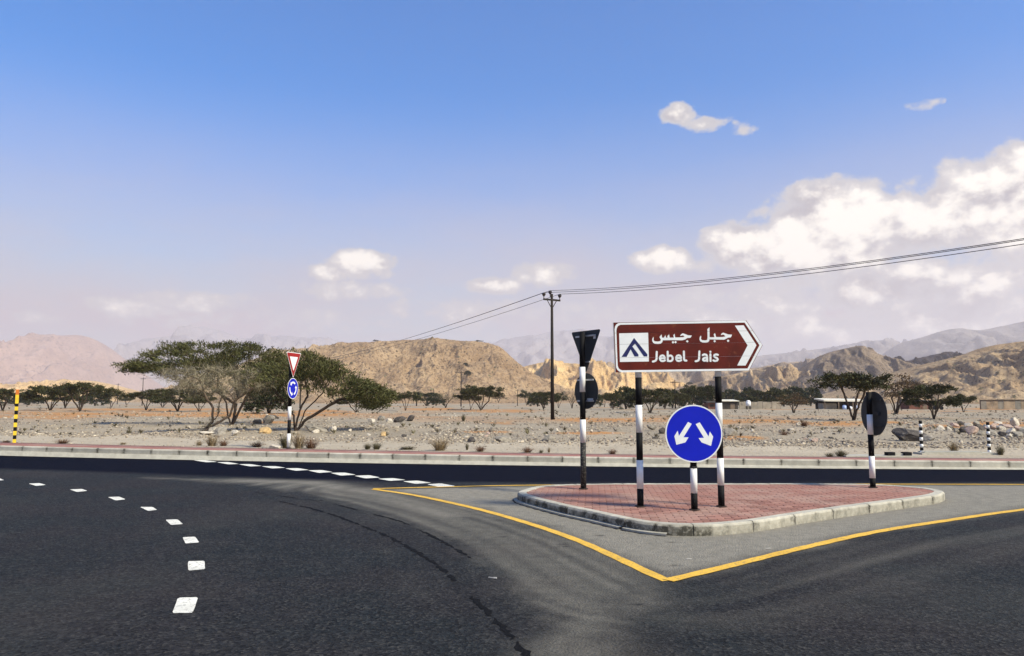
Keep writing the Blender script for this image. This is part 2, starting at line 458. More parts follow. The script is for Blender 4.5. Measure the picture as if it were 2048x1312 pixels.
def build_road():
    xs = np.unique(np.concatenate([np.linspace(-75, -14, 24), np.arange(-14, -7, 0.2), np.arange(-7, 9, 0.06), np.arange(9, 15, 0.15), np.linspace(15, 75, 24)]))
    ss = np.unique(np.concatenate([np.linspace(-2.5, 0.2, 20), np.linspace(0.2, 0.62, 150), np.linspace(0.62, 1.0, 110)]))
    X, S = np.meshgrid(xs, ss); Y = S * Yk(X)
    Z = np.zeros_like(X)
    n, mm = X.shape
    idx = np.arange(X.size).reshape(n, mm)
    f = np.stack([idx[:-1, :-1], idx[:-1, 1:], idx[1:, 1:], idx[1:, :-1]], -1).reshape(-1, 4)
    me = np_mesh('road', np.stack([X, Y, Z], -1).reshape(-1, 3), f)
    x, y = X.ravel(), Y.ravel()
    wob = 0.25 * fbm(x / 1.3, y / 1.3, 4, 31)
    # dust gathered where no wheel runs
    dv = sdf(x, y, V_POLY)
    dust = 0.86 * (1 - sst(dv + wob * 0.5, -0.35, 0.25))
    sweep = [G(*p) for p in ((300, 955), (560, 961), (746, 974), (950, 1017), (1150, 1079), (1336, 1166), (1260, 1200), (1200, 1312), (1120, 1312), (1060, 1190), (930, 1090), (800, 1038), (640, 990), (480, 966), (330, 958))]
    d2 = sdf(x, y, [(p.x, p.y) for p in sweep])
    # direction-following streaks
    dl = seg_dist(x, y, [(p.x, p.y) for p in YEL_L])
    streak = 0.55 + 0.55 * np.clip(fbm(dl * 3.6 + wob * .1, x * 0.08, 2, 77, .6) * 1.7 + 0.35, -0.6, 1)
    fing = 0.5 * fbm(x * 2.5, y * 2.5, 4, 35, .65)
    dust = np.maximum(dust, 0.50 * (1 - sst(d2 + wob * 0.6 + fing * .25, -0.35, 0.3)) * streak * (1 + .3 * fing))
    core = [G(*p) for p in ((470, 961), (620, 965), (760, 990), (900, 1030))]
    dust = np.maximum(dust, 0.62 * np.exp(-(seg_dist(x, y, [(p.x, p.y) for p in core]) / 0.42) ** 2) * (0.7 + streak * .4))
    core = [G(*p) for p in ((1290, 1170), (1190, 1225), (1130, 1312))]
    dust = np.maximum(dust, 0.32 * np.exp(-((seg_dist(x, y, [(p.x, p.y) for p in core]) + wob * .8) / 0.34) ** 2) * (0.6 + 0.6 * np.clip(fbm(x * 2, y * 2, 3, 5) + .5, 0, 1)))
    d3 = seg_dist(x, y, [(p.x, p.y) for p in YEL_R])
    dust = np.maximum(dust, 0.16 * np.exp(-((d3 - 0.9) / 0.6) ** 2) * np.clip(0.5 + fbm(d3 * 3, x * .2, 3, 8), 0, 1.2))
    dust = np.clip(dust + 0.05 * np.clip(fbm(x / 2.5, y / 2.5, 3, 12), 0, 1), 0, 1)
    # the far lane is newer, blacker asphalt
    lb = [G(*p) for p in ((-400, 934), (0, 938), (250, 946), (480, 955), (620, 960), (746, 963.5), (900, 965), (1060, 966), (1450, 967), (2048, 965), (2500, 962))]
    yb = np.interp(x, [p.x for p in lb], [p.y for p in lb])
    fresh = sst(y - yb + wob * 0.3, -0.35, 0.45)
    dust = dust * (1 - fresh)
    skid = np.zeros_like(x)
    for pts, w, a, sd in (([(560, 1003), (640, 1022), (720, 1050), (800, 1085), (880, 1135), (950, 1200), (1040, 1290), (1080, 1330)], 0.075, 1.0, 3),
                          ([(690, 1015), (780, 1035), (840, 1060), (890, 1085), (940, 1112)], 0.065, 0.9, 4),
                          ([(1880, 983), (1930, 990), (1960, 998), (1950, 1008)], 0.06, 0.4, 5), ([(1900, 980), (1965, 990), (1992, 1000), (1985, 1012)], 0.06, 0.4, 6),
                          ([(1336, 1180), (1500, 1150), (1700, 1095), (1900, 1055)], 0.10, 0.35, 7), ([(540, 988), (640, 1000), (760, 1030)], 0.05, 0.5, 8)):
        g = [(p.x, p.y) for p in (G(*q) for q in pts)]
        d = seg_dist(x + 0.05 * fbm(x * 3, y * 3, 2, sd), y + 0.05 * fbm(x * 3, y * 3, 2, sd + 40), g)
        skid = np.maximum(skid, 0.30 * a * np.exp(-(d / w) ** 2) * np.clip(0.85 + 1.4 * fbm(x * 2.2, y * 2.2, 3, sd + 9), 0, 1))
    for _ in range(46):                                       # little tar spots
        cx, cy = rng.uniform(-5, 6), rng.uniform(4.8, 9.5)
        d = np.hypot((x - cx) / rng.uniform(.8, 2.2), (y - cy))
        skid = np.maximum(skid, 0.9 * np.exp(-(d / 0.028) ** 2))
    # wheel-polished bands sweeping round the bend, broken up by patches
    side = np.where(inside(x, y, V_POLY), 1, 0)
    band = fbm(dl * 4.2 + 0.15 * fbm(x / 2.5, y / 2.5, 2, 71), x * 0.05, 2, 72, .6) * sst(x, 6, 0) + fbm(d3 * 4.2 + 0.15 * fbm(x / 2.5, y / 2.5, 2, 73), x * 0.05, 2, 74, .6) * sst(x, 0, 6)
    streak2 = np.clip(0.40 * band * sst(dl, 5.5, 1.5) * (0.35 + 0.9 * np.clip(fbm(x / 3, y / 3, 3, 75) + .3, 0, 1)) + 0.35 * fbm(x * 1.6, y * 1.6, 3, 76), -1, 1) * (1 - side) * (1 - fresh)
    vattr(me, 'streak', streak2)
    vattr(me, 'dust', dust); vattr(me, 'fresh', fresh); vattr(me, 'skid', skid)
    return tag(link('road', me, 'asphalt'), kind='structure')
road = build_road()

def ribbon(pts, w, z, name, mat, parent):
    pts = catmull(pts, step=0.12); n = len(pts); L = []; Rr = []
    for i, p in enumerate(pts):
        t = (pts[min(n - 1, i + 1)] - pts[max(0, i - 1)]); t.z = 0; t.normalize()
        nn = Vector((-t.y, t.x, 0)); j = 0.004 * math.sin(i * 1.7) + random.uniform(-.003, .003)
        L.append((p.x + nn.x * (w / 2 + j), p.y + nn.y * (w / 2 + j), z)); Rr.append((p.x - nn.x * (w / 2 + j), p.y - nn.y * (w / 2 + j), z))
    m = MB(); m.add(L + Rr, [(i, n + i, n + i + 1, i + 1) for i in range(n - 1)])
    return m.build(name, mat, parent)
# mitred V: the two near arms meet in one point
ribbon(YEL_L, 0.125, 0.0045, 'yellow_line', 'yellow_paint', road)
ribbon(YEL_R, 0.125, 0.0085, 'yellow_line', 'yellow_paint', road)
ribbon(YEL_B, 0.11, 0.0125, 'yellow_line', 'yellow_paint', road)

simple('tyre_rubber', (0.0048, 0.0048, 0.0055), 0.9, 0.3, 40, spec=0.1, dirt=((0.026, 0.026, 0.026), .54))
def tyre_mark(pts, w, z, seed, fill=.8):
    r = random.Random(seed); path = catmull([G(*p) for p in pts], step=0.05); n = len(path); m = MB(); i = 0
    while i < n - 4:
        L = r.randint(3, 26); j = min(n - 1, i + L); A, B = [], []
        for k in range(i, j + 1):
            t = path[min(n - 1, k + 1)] - path[max(0, k - 1)]; t.normalize(); nn = Vector((-t.y, t.x, 0)); f = (k - i) / max(1, j - i)
            ww = w * (0.25 + 0.75 * math.sin(math.pi * f) ** .5) * r.uniform(.45, 1.3); sh = nn * r.uniform(-.3, .3) * w
            A.append(path[k] + sh + nn * ww / 2 + Vector((0, 0, z))); B.append(path[k] + sh - nn * ww / 2 + Vector((0, 0, z)))
        q = len(A); m.add(A + B, [(k, q + k, q + k + 1, k + 1) for k in range(q - 1)])
        i = j + (1 if r.random() < fill else r.randint(3, 12))
    return m.build('tyre_mark', 'tyre_rubber', road)
tyre_mark([(560, 1003), (640, 1022), (720, 1050), (800, 1085), (880, 1135), (950, 1200), (1000, 1250), (1045, 1300), (1120, 1400)], 0.062, 0.0030, 1, .9)
tyre_mark([(640, 1000), (720, 1022), (800, 1043), (850, 1065), (900, 1092), (945, 1118)], 0.05, 0.0034, 2, .6)
tyre_mark([(510, 985), (560, 992), (640, 1003)], 0.03, 0.0038, 3, .4)
DASH = [[(356, 1196), (396, 1195), (385.6, 1226.7), (344, 1227)], [(376, 1123), (409, 1122), (410, 1139), (376, 1142)],
        [(365, 1075), (390, 1073.6), (399, 1085.5), (371, 1087.5)], [(331, 1040), (355, 1039), (366, 1048.6), (342, 1050.5)],
        [(280, 1014.2), (305, 1014.2), (314.5, 1020), (296, 1022.3)], [(215, 994.6), (239, 993.6), (251, 999), (232, 1001.3)],
        [(139.5, 979.3), (164, 978.2), (175, 982), (154, 984.3)], [(57, 967.4), (79, 966.5), (92, 970), (72, 972.2)], [(-20, 957.5), (0, 957), (8, 960.5), (-10, 962)]]
Z8 = lambda q: [(500 + x * 0.293, 880 + y * 0.293) for x, y in q]
DASH += [Z8(q) for q in ([(75, 180), (170, 179), (245, 190), (150, 195)], [(235, 194), (330, 193), (405, 205), (310, 211)], [(393, 208), (490, 206), (565, 219), (470, 226)],
         [(545, 225), (645, 223), (725, 238), (620, 244)], [(710, 245), (815, 241), (890, 257), (785, 263)], [(870, 265), (975, 261), (1065, 273), (955, 280)],
         [(1040, 283), (1140, 278), (1240, 293), (1130, 300)], [(1205, 304), (1300, 297), (1405, 315), (1300, 323)], [(-82, 166), (0, 165), (82, 178), (0, 181)],
         [(-228, 152), (-150, 151), (-72, 164), (-150, 167)], [(-385, 139), (-310, 138), (-220, 150), (-300, 153)])]
for q in DASH:
    pts = []
    c = [G(*p) for p in q]; ctr = sum(c, Vector()) / 4
    for k in range(4):                                     # slightly ragged paint edge
        a, b2 = c[k], c[(k + 1) % 4]
        for s in (0.08, 0.36, 0.64, 0.92):
            p = a.lerp(b2, s); d = (p - ctr); pts.append((p.x + d.x * random.uniform(-.03, .02), p.y + d.y * random.uniform(-.03, .02), 0.004))
    MB().poly(pts).build('white_dash', 'white_paint', road)

# ---------------------------------------------------------------- far kerb and pavement
def strip(name, mat, x0, x1, rows, parent=None, step=0.5, kind=None):
    """rows: list of (y offset from Yk or callable, z callable)"""
    xs = np.arange(x0, x1 + step / 2, step); V = []
    for yo, z in rows:
        Y = yo(xs) if callable(yo) else Yk(xs) + yo
        V.append(np.stack([xs, Y, z(xs) + np.zeros_like(xs)], -1))
    n, m = len(rows), len(xs); idx = np.arange(n * m).reshape(n, m)
    f = np.stack([idx[:-1, :-1], idx[:-1, 1:], idx[1:, 1:], idx[1:, :-1]], -1).reshape(-1, 4)
    me = np_mesh(name, np.concatenate(V), f)
    return tag(link(name, me, mat, parent), kind=kind)
pavement = strip('pavement', 'far_paving', -70, 70, [(0.18, lambda x: ztop(x) - 0.3), (0.181, lambda x: ztop(x) - 0.006), (Yw, lambda x: ztop(x) - 0.008), (lambda x: Yw(x) + .01, lambda x: ztop(x) - .3)], kind='structure')
far_kerb = strip('kerb', 'pale_concrete', -70, 70, [(-0.075, lambda x: -0.02), (-0.075, lambda x: 0.012), (-0.004, lambda x: 0.022), (0.0, lambda x: ztop(x) - 0.155), (0.055, lambda x: ztop(x) - 0.150), (0.17, lambda x: ztop(x) - 0.150)], kind='structure')

def kerb_stone(profile, name, parent, stain):
    """profile: list of cross-sections, each a list of 3-D points (outer base, outer top, chamfer, inner top, inner base)"""
    n, k = len(profile), len(profile[0]); V = [p for s in profile for p in s]; Fs = []
    for i in range(n - 1):
        for j in range(k):
            Fs.append((i * k + j, i * k + (j + 1) % k, (i + 1) * k + (j + 1) % k, (i + 1) * k + j))
    Fs += [tuple(range(k)), tuple(range(n * k - 1, (n - 1) * k - 1, -1))]
    me = bpy.data.meshes.new(name); me.from_pydata([tuple(v) for v in V], [], Fs)
    bm = bmesh.new(); bm.from_mesh(me); bmesh.ops.recalc_face_normals(bm, faces=bm.faces); bm.to_mesh(me); bm.free()
    vattr(me, 'stain', stain); return link(name, me, 'kerb_concrete', parent)

xx = -18.6
while xx < 16.2:
    L = 0.905; prof = []; st = []
    dark = random.random()
    for i in range(9):
        f = (0, .004, .06, .25, .5, .75, .94, .996, 1)[i]
        x = xx + 0.006 + f * (L - 0.012); y = float(Yk(x)); z = float(ztop(x)); dz = random.uniform(-.002, .002)
        prof.append([(x, y + 0.040, z - 0.152), (x, y + 0.040, z - 0.028 + dz), (x, y + 0.062, z + dz), (x, y + 0.172, z + dz), (x, y + 0.172, z - 0.152)])
        e = (1.0 if i in (0, 1, 7, 8) else 0.25 if i in (2, 6) else 0.03) * (0.5 + 0.5 * dark)
        st += [e * .6, e, e * .7, e * .2, 0]
    kerb_stone(prof, 'kerb_stone', far_kerb, st); xx += L

# ---------------------------------------------------------------- the island
ISL_PX = [(1250, 1059), (1300, 1067.5), (1362, 1072), (1430, 1071), (1512, 1063), (1607, 1047), (1701, 1032.5), (1816, 1016), (1864, 1008.8), (1882, 1004.5), (1889.5, 1000.3)]
isl = [G(px, py, 0) for px, py in ISL_PX]
isl += [G(px, py, 0.135) for px, py in ((1887, 982), (1870, 977.8), (1834, 973.5), (1741, 968), (1600, 966.5), (1450, 966.5), (1280, 966.5), (1160, 967.5), (1082, 971), (1046, 979))]
isl += [G(px, py, 0) for px, py in ((1035, 1001), (1050, 1009.5), (1120, 1029), (1182, 1043))]
for p in isl: p.z = 0
ISL = catmull(isl, True, 0.045)
# even spacing
def resample(pts, n):
    P2 = pts + [pts[0]]; L = [0]
    for a, b in zip(P2, P2[1:]): L.append(L[-1] + (b - a).length)
    out = []
    for k in range(n):
        s = L[-1] * k / n; j = max(0, np.searchsorted(L, s, side='right') - 1); j = min(j, len(P2) - 2)
        out.append(P2[j].lerp(P2[j + 1], (s - L[j]) / max(1e-9, L[j + 1] - L[j])))
    return out, L[-1]
ISL, ISL_LEN = resample(ISL, 360)
area = sum(a.x * b.y - b.x * a.y for a, b in zip(ISL, ISL[1:] + ISL[:1]))
if area < 0: ISL.reverse()
NI = len(ISL)
def isl_n(i):
    t = ISL[(i + 2) % NI] - ISL[(i - 2) % NI]; t.normalize(); return Vector((-t.y, t.x, 0))       # inward
ISL_Z = 0.135
def isl_off(w): return [ISL[i] + isl_n(i) * w for i in range(NI)]
island = MB()
ctr = sum(ISL, Vector()) / NI
island.slab([(p.x, p.y, 0.09) for p in isl_off(0.05)], (0, 0, -0.12))
island = tag(island.build('traffic_island', 'bedding'), 'raised triangular traffic island paved in red blocks inside a pale concrete kerb', 'traffic island')
cm = ISL_LEN / NI; i0 = 0
def curv(i):
    a = ISL[i % NI] - ISL[(i - 8) % NI]; b = ISL[(i + 8) % NI] - ISL[i % NI]; return a.angle(b)
while i0 < NI - 1:
    ln = 0.92 if curv(i0 + int(.4 / cm)) < 0.28 else 0.46
    i1 = min(NI, i0 + max(3, round(ln / cm)))
    if NI - i1 < 4: i1 = NI
    prof = []; st = []
    cnt = i1 - i0
    for k in range(cnt + 1):
        i = i0 + k; p = ISL[i % NI]; n = isl_n(i % NI); t = Vector((n.y, -n.x, 0)); q = p.copy()
        if k == 0: q = p + t * 0.006
        if k == cnt: q = p - t * 0.006
        j = random.uniform(-.003, .003)
        prof.append([q + Vector((0, 0, -.02)), q + Vector((0, 0, .106 + j)), q + n * (.022 + j) + Vector((0, 0, ISL_Z + j)), q + n * .15 + Vector((0, 0, ISL_Z)), q + n * .15 + Vector((0, 0, .02))])
        left = float(sst(-n.x, -0.9, -0.1)) if False else 0
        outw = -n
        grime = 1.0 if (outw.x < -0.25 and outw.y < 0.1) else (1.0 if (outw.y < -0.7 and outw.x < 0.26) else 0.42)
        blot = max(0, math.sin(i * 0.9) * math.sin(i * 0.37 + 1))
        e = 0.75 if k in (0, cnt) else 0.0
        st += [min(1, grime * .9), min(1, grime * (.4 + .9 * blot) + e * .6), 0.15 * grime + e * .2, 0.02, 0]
    kerb_stone(prof, 'kerb_stone', island, st); i0 = i1
# concrete footing that shows along the worn left flank
lo = [i for i in range(NI) if (-isl_n(i)).x < -0.35 and (-isl_n(i)).y < 0 and ISL[i].x < 2.3]
lo.sort()
if lo:
    runs = [lo]
    m = MB(); k = len(lo); A = [ISL[i] - isl_n(i) * 0.055 for i in lo]; B = [ISL[i] + isl_n(i) * 0.01 for i in lo]
    V = [(p.x, p.y, -.01) for p in A] + [(p.x, p.y, .028) for p in A] + [(p.x, p.y, .034) for p in B]
    m.add(V, [(r * k + i, r * k + i + 1, (r + 1) * k + i + 1, (r + 1) * k + i) for r in (0, 1) for i in range(k - 1) if lo[i + 1] - lo[i] == 1])
    m.build('footing', 'pale_concrete', island)
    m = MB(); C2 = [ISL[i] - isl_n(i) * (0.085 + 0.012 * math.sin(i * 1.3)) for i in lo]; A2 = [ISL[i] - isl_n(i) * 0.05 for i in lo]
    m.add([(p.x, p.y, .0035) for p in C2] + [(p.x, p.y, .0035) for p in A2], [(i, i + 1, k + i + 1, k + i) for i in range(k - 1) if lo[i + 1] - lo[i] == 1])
    m.build('dark_strip', 'strip_black', island)  # flat black strip along the outer base of the footing

# paving blocks, each cut to the kerb line
INNER = isl_off(0.158)
_d = seg_dist(np.array([p.x for p in INNER]), np.array([p.y for p in INNER]), [(p.x, p.y) for p in ISL], True)
INNER = [p for p, q in zip(INNER, _d) if q > 0.152]
inner2 = [(p.x, p.y) for p in INNER]
def clip_rect(poly, rect):
    out = poly
    n = len(rect)
    for i in range(n):
        a, b = rect[i], rect[(i + 1) % n]; res = []
        side = lambda p: (b[0] - a[0]) * (p[1] - a[1]) - (b[1] - a[1]) * (p[0] - a[0])
        for k in range(len(out)):
            p, q = out[k], out[(k + 1) % len(out)]; sp, sq = side(p), side(q)
            if sp >= 0: res.append(p)
            if (sp >= 0) != (sq >= 0):
                t = sp / (sp - sq); res.append((p[0] + (q[0] - p[0]) * t, p[1] + (q[1] - p[1]) * t))
        out = res
        if len(out) < 3: return []
    return out
def build_pavers():
    bw, bh, gap, cut = 0.215, 0.112, 0.007, 0.020
    ang = R(-6); ca, sa = math.cos(ang), math.sin(ang)
    xs = [p[0] for p in inner2]; ys = [p[1] for p in inner2]
    cx, cy = min(xs), min(ys); W = max(xs) - min(xs); H = max(ys) - min(ys)
    def brick_poly(w, h): return [(-w / 2 + cut, -h / 2), (w / 2 - cut, -h / 2), (w / 2, -h / 2 + cut), (w / 2, h / 2 - cut), (w / 2 - cut, h / 2), (-w / 2 + cut, h / 2), (-w / 2, h / 2 - cut), (-w / 2, -h / 2 + cut)]
    bp = brick_poly(bw - gap, bh - gap)
    def solid(poly, z=0.0):
        n = len(poly); cxp = sum(p[0] for p in poly) / n; cyp = sum(p[1] for p in poly) / n
        s = 0.965
        V = [(p[0], p[1], -0.05) for p in poly] + [(p[0], p[1], -0.004) for p in poly] + [(cxp + (p[0] - cxp) * s, cyp + (p[1] - cyp) * s, 0) for p in poly]
        Fs = [(r * n + i, r * n + (i + 1) % n, (r + 1) * n + (i + 1) % n, (r + 1) * n + i) for r in (0, 1) for i in range(n)] + [tuple(range(2 * n, 3 * n))]
        return V, Fs
    items = []
    for r in range(-14, int(H / bh) + 14):
        for c in range(-8, int(W / bw) + 8):
            lx = (c + 0.5 * (r % 2)) * bw; ly = r * bh
            x = cx + lx * ca - ly * sa; y = cy + lx * sa + ly * ca
            rect = [(x + px * ca - py * sa, y + px * sa + py * ca) for px, py in bp]
            X = np.array([p[0] for p in rect]); Y = np.array([p[1] for p in rect])
            ins = inside(X, Y, inner2)
            if ins.all(): items.append((y, x, None))
            elif ins.any():
                cl = clip_rect(inner2, rect)
                a = abs(sum(p[0] * q[1] - q[0] * p[1] for p, q in zip(cl, cl[1:] + cl[:1]))) / 2 if cl else 0
                if a > 0.0015: items.append((y, x, [(p[0] - x, p[1] - y) for p in cl]))
    items.sort(key=lambda t: t[0])
    V, Fs = solid(bp); full = bpy.data.meshes.new('paver'); full.from_pydata(V, [], Fs); full.materials.append(MATS['red_paver'])
    restV, restF = [], []
    for k, (y, x, cl) in enumerate(items):
        dz = random.uniform(-.003, .002)
        if k < 300:
            if cl is None: o = link('paver', full, None, island); o.rotation_euler = (random.uniform(-.012, .012), random.uniform(-.012, .012), ang)
            else:
                v, f = solid(cl); me = bpy.data.meshes.new('paver'); me.from_pydata(v, [], f); o = link('paver', me, 'red_paver', island)
            o.location = (x, y, ISL_Z - .004 + dz)
        else:
            v, f = (V, Fs) if cl is None else solid(cl)
            if cl is None: v = [(p[0] * ca - p[1] * sa, p[0] * sa + p[1] * ca, p[2]) for p in v]
            o0 = len(restV); restV += [(p[0] + x, p[1] + y, p[2] + ISL_Z - .004 + dz) for p in v]; restF += [tuple(i + o0 for i in q) for q in f]
    me = bpy.data.meshes.new('far_pavers'); me.from_pydata(restV, [], restF)
    tag(link('far_pavers', me, 'red_paver', island), kind='stuff')
build_pavers()

# ---------------------------------------------------------------- desert floor
def desert_mat():
    m, t, b = new_mat('desert')
    geo = t.new('ShaderNodeNewGeometry').outputs['Position']
    big = t.noise(geo, 0.09, 6, 0.6); mid = t.noise(geo, 0.9, 6, 0.65); fine = t.noise(geo, 9, 5, 0.7)
    c = t.mix(t.sstep(big, 0.36, 0.64), (0.27, 0.23, 0.172), (0.35, 0.295, 0.218))
    c = t.mix(t.math('MULTIPLY', t.sstep(mid, 0.45, 0.66), 0.55), c, (0.29, 0.24, 0.18))
    vor = t.new('ShaderNodeTexVoronoi'); t.link(geo, vor.inputs['Vector']); vor.inputs['Scale'].default_value = 5.5
    peb = t.sstep(vor.outputs['Distance'], 0.35, 0.12)
    sand = t.attr('sand')
    keep = t.math('SUBTRACT', 1.0, sand)
    c = t.mix(t.math('MULTIPLY', t.math('MULTIPLY', peb, keep), 0.55), c, t.mix(vor.outputs['Color'], (0.16, 0.14, 0.12), (0.55, 0.50, 0.42)))
    c = t.mix(t.math('MULTIPLY', t.math('MULTIPLY', t.sstep(fine, 0.46, 0.34), keep), 0.5), c, (0.12, 0.10, 0.08))
    c = t.mix(t.math('MULTIPLY', sand, 0.9), c, t.mix(t.sstep(mid, 0.3, 0.7), (0.40, 0.34, 0.255), (0.48, 0.415, 0.315)))
    c = t.mix(t.math('MULTIPLY', t.attr('ochre'), t.math('MULTIPLY_ADD', mid, 1.0, 0.45), clamp=True), c, (0.40, 0.205, 0.082))
    t.link(c, b.inputs['Base Color']); b.inputs['Roughness'].default_value = 0.95; b.inputs['Specular IOR Level'].default_value = 0.1
    bn = t.new('ShaderNodeBump'); bn.inputs['Strength'].default_value = 0.8; bn.inputs['Distance'].default_value = 0.06
    t.link(t.math('ADD', fine, t.math('MULTIPLY', peb, 0.7)), bn.inputs['Height']); t.link(bn.outputs['Normal'], b.inputs['Normal'])
desert_mat()
def to_px(x, y, z):
    c, s = math.cos(PITCH), math.sin(PITCH); dz = z - CAMH
    f = y * c + dz * s; u = -y * s + dz * c
    f = np.where(f < 0.1, 0.1, f)
    return 1024 + F * x / f, 656 - F * u / f
# px centre, row, half width, half height of the rust-coloured sandy flats
OCHRE = [(150, 828, 170, 3.9), (330, 829, 150, 5.2), (100, 834, 120, 3.9), (470, 830, 160, 6.5), (640, 829, 90, 5.2), (1000, 822, 90, 3.2), (990, 846, 50, 3.9), (1250, 840, 170, 4.5), (1500, 843, 130, 5.2),
         (1700, 847, 120, 5.2), (1480, 876, 60, 5.2), (1870, 853, 90, 3.9), (2000, 848, 90, 5.2), (960, 864, 60, 2.6), (1180, 866, 70, 2.6), (640, 823, 60, 3.9), (860, 818, 60, 2.6), (1990, 818, 60, 2.6), (300, 819, 200, 2.6), (560, 845, 60, 2.6)]
def desert():
    ts = np.unique(np.concatenate([np.linspace(-40, -1.25, 26), np.linspace(-1.25, 1.25, 300), np.linspace(1.25, 40, 26)]))
    vp = [0.0]
    d = 0.22
    while vp[-1] < 14000: vp.append(vp[-1] + d); d = max(0.22, 0.022 * (vp[-1] + 6)) if vp[-1] < 300 else d * 1.16
    vs = np.array([-12000, -3000, -600, -120, -40, -12, -1.5, -0.6] + [x for x in vp])
    T, V = np.meshgrid(ts, vs); X = T * (17 + 0.72 * np.abs(V)); Y = Yw(X) + V
    # beyond the near field the edge curve no longer matters
    w = sst(np.abs(V), 40, 400); Y = Y * (1 - w) + (20.5 + V) * w
    Z = np.where(V < -0.1, -0.25, zg(X, np.maximum(Y, Yw(X))))
    n, m = X.shape; idx = np.arange(X.size).reshape(n, m)
    f = np.stack([idx[:-1, :-1], idx[:-1, 1:], idx[1:, 1:], idx[1:, :-1]], -1).reshape(-1, 4)
    me = np_mesh('desert_ground', np.stack([X, Y, Z], -1).reshape(-1, 3), f, True)
    x, y, z, v = X.ravel(), Y.ravel(), Z.ravel(), V.ravel()
    wob = fbm(x / 3, y / 3, 3, 2)
    end = 4.4 + 0.6 * wob
    sand = (1 - sst(v, end - 0.5, end + 0.8)) * (0.85 + 0.15 * wob) * (0.5 + 0.5 * sst(v, 0.2, 1.0))
    px, py = to_px(x, y, z)
    oc = np.zeros_like(x)
    for cx, cy, rx, ry in OCHRE:
        q = ((px - cx) / rx) ** 2 + ((py - cy) / ry) ** 2
        oc = np.maximum(oc, 1 - sst(q + 0.9 * fbm(x / 4, y / 9, 3, 44), 0.3, 1.3))
    oc = np.where(y < 5, 0, oc)
    oc = np.maximum(oc, 0.5 * sst(fbm(x / 22, y / 40, 4, 55), 0.15, 0.6) * sst(v, 12, 50))
    vattr(me, 'sand', np.clip(sand, 0, 1)); vattr(me, 'ochre', np.clip(oc, 0, 1))
    tag(link('desert_ground', me, 'desert'), kind='structure')
desert()

# ---------------------------------------------------------------- hills and mountains
def rock_mat(name, cols, strata=0.10, speck=0.5, scale=1.0, bump=0.6):
    m, t, b = new_mat(name)
    geo = t.new('ShaderNodeNewGeometry').outputs['Position']
    mp = t.new('ShaderNodeMapping'); t.link(geo, mp.inputs['Vector']); mp.inputs['Scale'].default_value = (scale, scale, scale)
    v = mp.outputs[0]
    big = t.noise(v, 0.022, 7, 0.62, 0.6); mid = t.noise(v, 0.13, 6, 0.68); fine = t.noise(v, 0.55, 5, 0.7)
    c = t.ramp(big, [(0.30, cols[0]), (0.50, cols[1]), (0.70, cols[2])])
    c = t.mix(t.math('MULTIPLY', t.sstep(mid, 0.48, 0.62), 0.7), c, cols[3])
    c = t.mix(t.math('MULTIPLY', t.sstep(fine, 0.46, 0.37), 0.8), c, tuple(x * 0.30 for x in cols[0]))
    c = t.mix(t.math('MULTIPLY', t.sstep(fine, 0.56, 0.68), 0.5), c, tuple(min(1, x * 1.25) for x in cols[2]))
    wv = t.new('ShaderNodeTexWave'); wv.bands_direction = 'Z'; t.link(v, wv.inputs['Vector'])
    wv.inputs['Scale'].default_value = 0.09; wv.inputs['Distortion'].default_value = 9; wv.inputs['Detail'].default_value = 4; wv.inputs['Detail Scale'].default_value = 0.6
    c = t.mix(t.math('MULTIPLY', t.sstep(wv.outputs['Fac'], 0.62, 0.9), strata), c, cols[0])
    vor = t.new('ShaderNodeTexVoronoi'); t.link(v, vor.inputs['Vector']); vor.inputs['Scale'].default_value = 0.28
    sp = t.math('MULTIPLY', t.sstep(vor.outputs['Distance'], 0.30, 0.16), t.sstep(t.noise(v, 0.05, 3), 0.42, 0.58))
    c = t.mix(t.math('MULTIPLY', sp, speck), c, (0.06, 0.045, 0.03))
    t.link(c, b.inputs['Base Color']); b.inputs['Roughness'].default_value = 0.95; b.inputs['Specular IOR Level'].default_value = 0.08
    bn = t.new('ShaderNodeBump'); bn.inputs['Strength'].default_value = bump; bn.inputs['Distance'].default_value = 2.2 / scale
    t.link(t.math('ADD', mid, t.math('MULTIPLY', fine, 0.6)), bn.inputs['Height']); t.link(bn.outputs['Normal'], b.inputs['Normal'])
rock_mat('mesa_rock', [(0.205, 0.135, 0.08), (0.325, 0.225, 0.135), (0.41, 0.295, 0.18), (0.21, 0.14, 0.082)], speck=0.85, bump=0.9)
rock_mat('brown_rock', [(0.20, 0.135, 0.08), (0.345, 0.245, 0.145), (0.45, 0.335, 0.205), (0.225, 0.155, 0.095)], speck=0.8)
rock_mat('grey_rock', [(0.19, 0.145, 0.105), (0.31, 0.235, 0.165), (0.41, 0.31, 0.21), (0.21, 0.16, 0.115)], speck=0.7)
rock_mat('peak_rock', [(0.135, 0.105, 0.08), (0.215, 0.165, 0.12), (0.29, 0.22, 0.155), (0.15, 0.115, 0.085)], speck=0.7)
rock_mat('sunlit_rock', [(0.38, 0.24, 0.11), (0.55, 0.37, 0.17), (0.66, 0.48, 0.25), (0.40, 0.26, 0.13)], scale=0.6, speck=0.6)  # patches of sunlight on the hills, put into a yellower, paler base colour
rock_mat('dark_rock', [(0.022, 0.018, 0.022), (0.04, 0.033, 0.036), (0.07, 0.056, 0.052), (0.028, 0.023, 0.026)], scale=0.7)
rock_mat('range_rock', [(0.13, 0.12, 0.12), (0.20, 0.18, 0.175), (0.28, 0.25, 0.23), (0.13, 0.12, 0.12)], scale=0.14, speck=0.1)
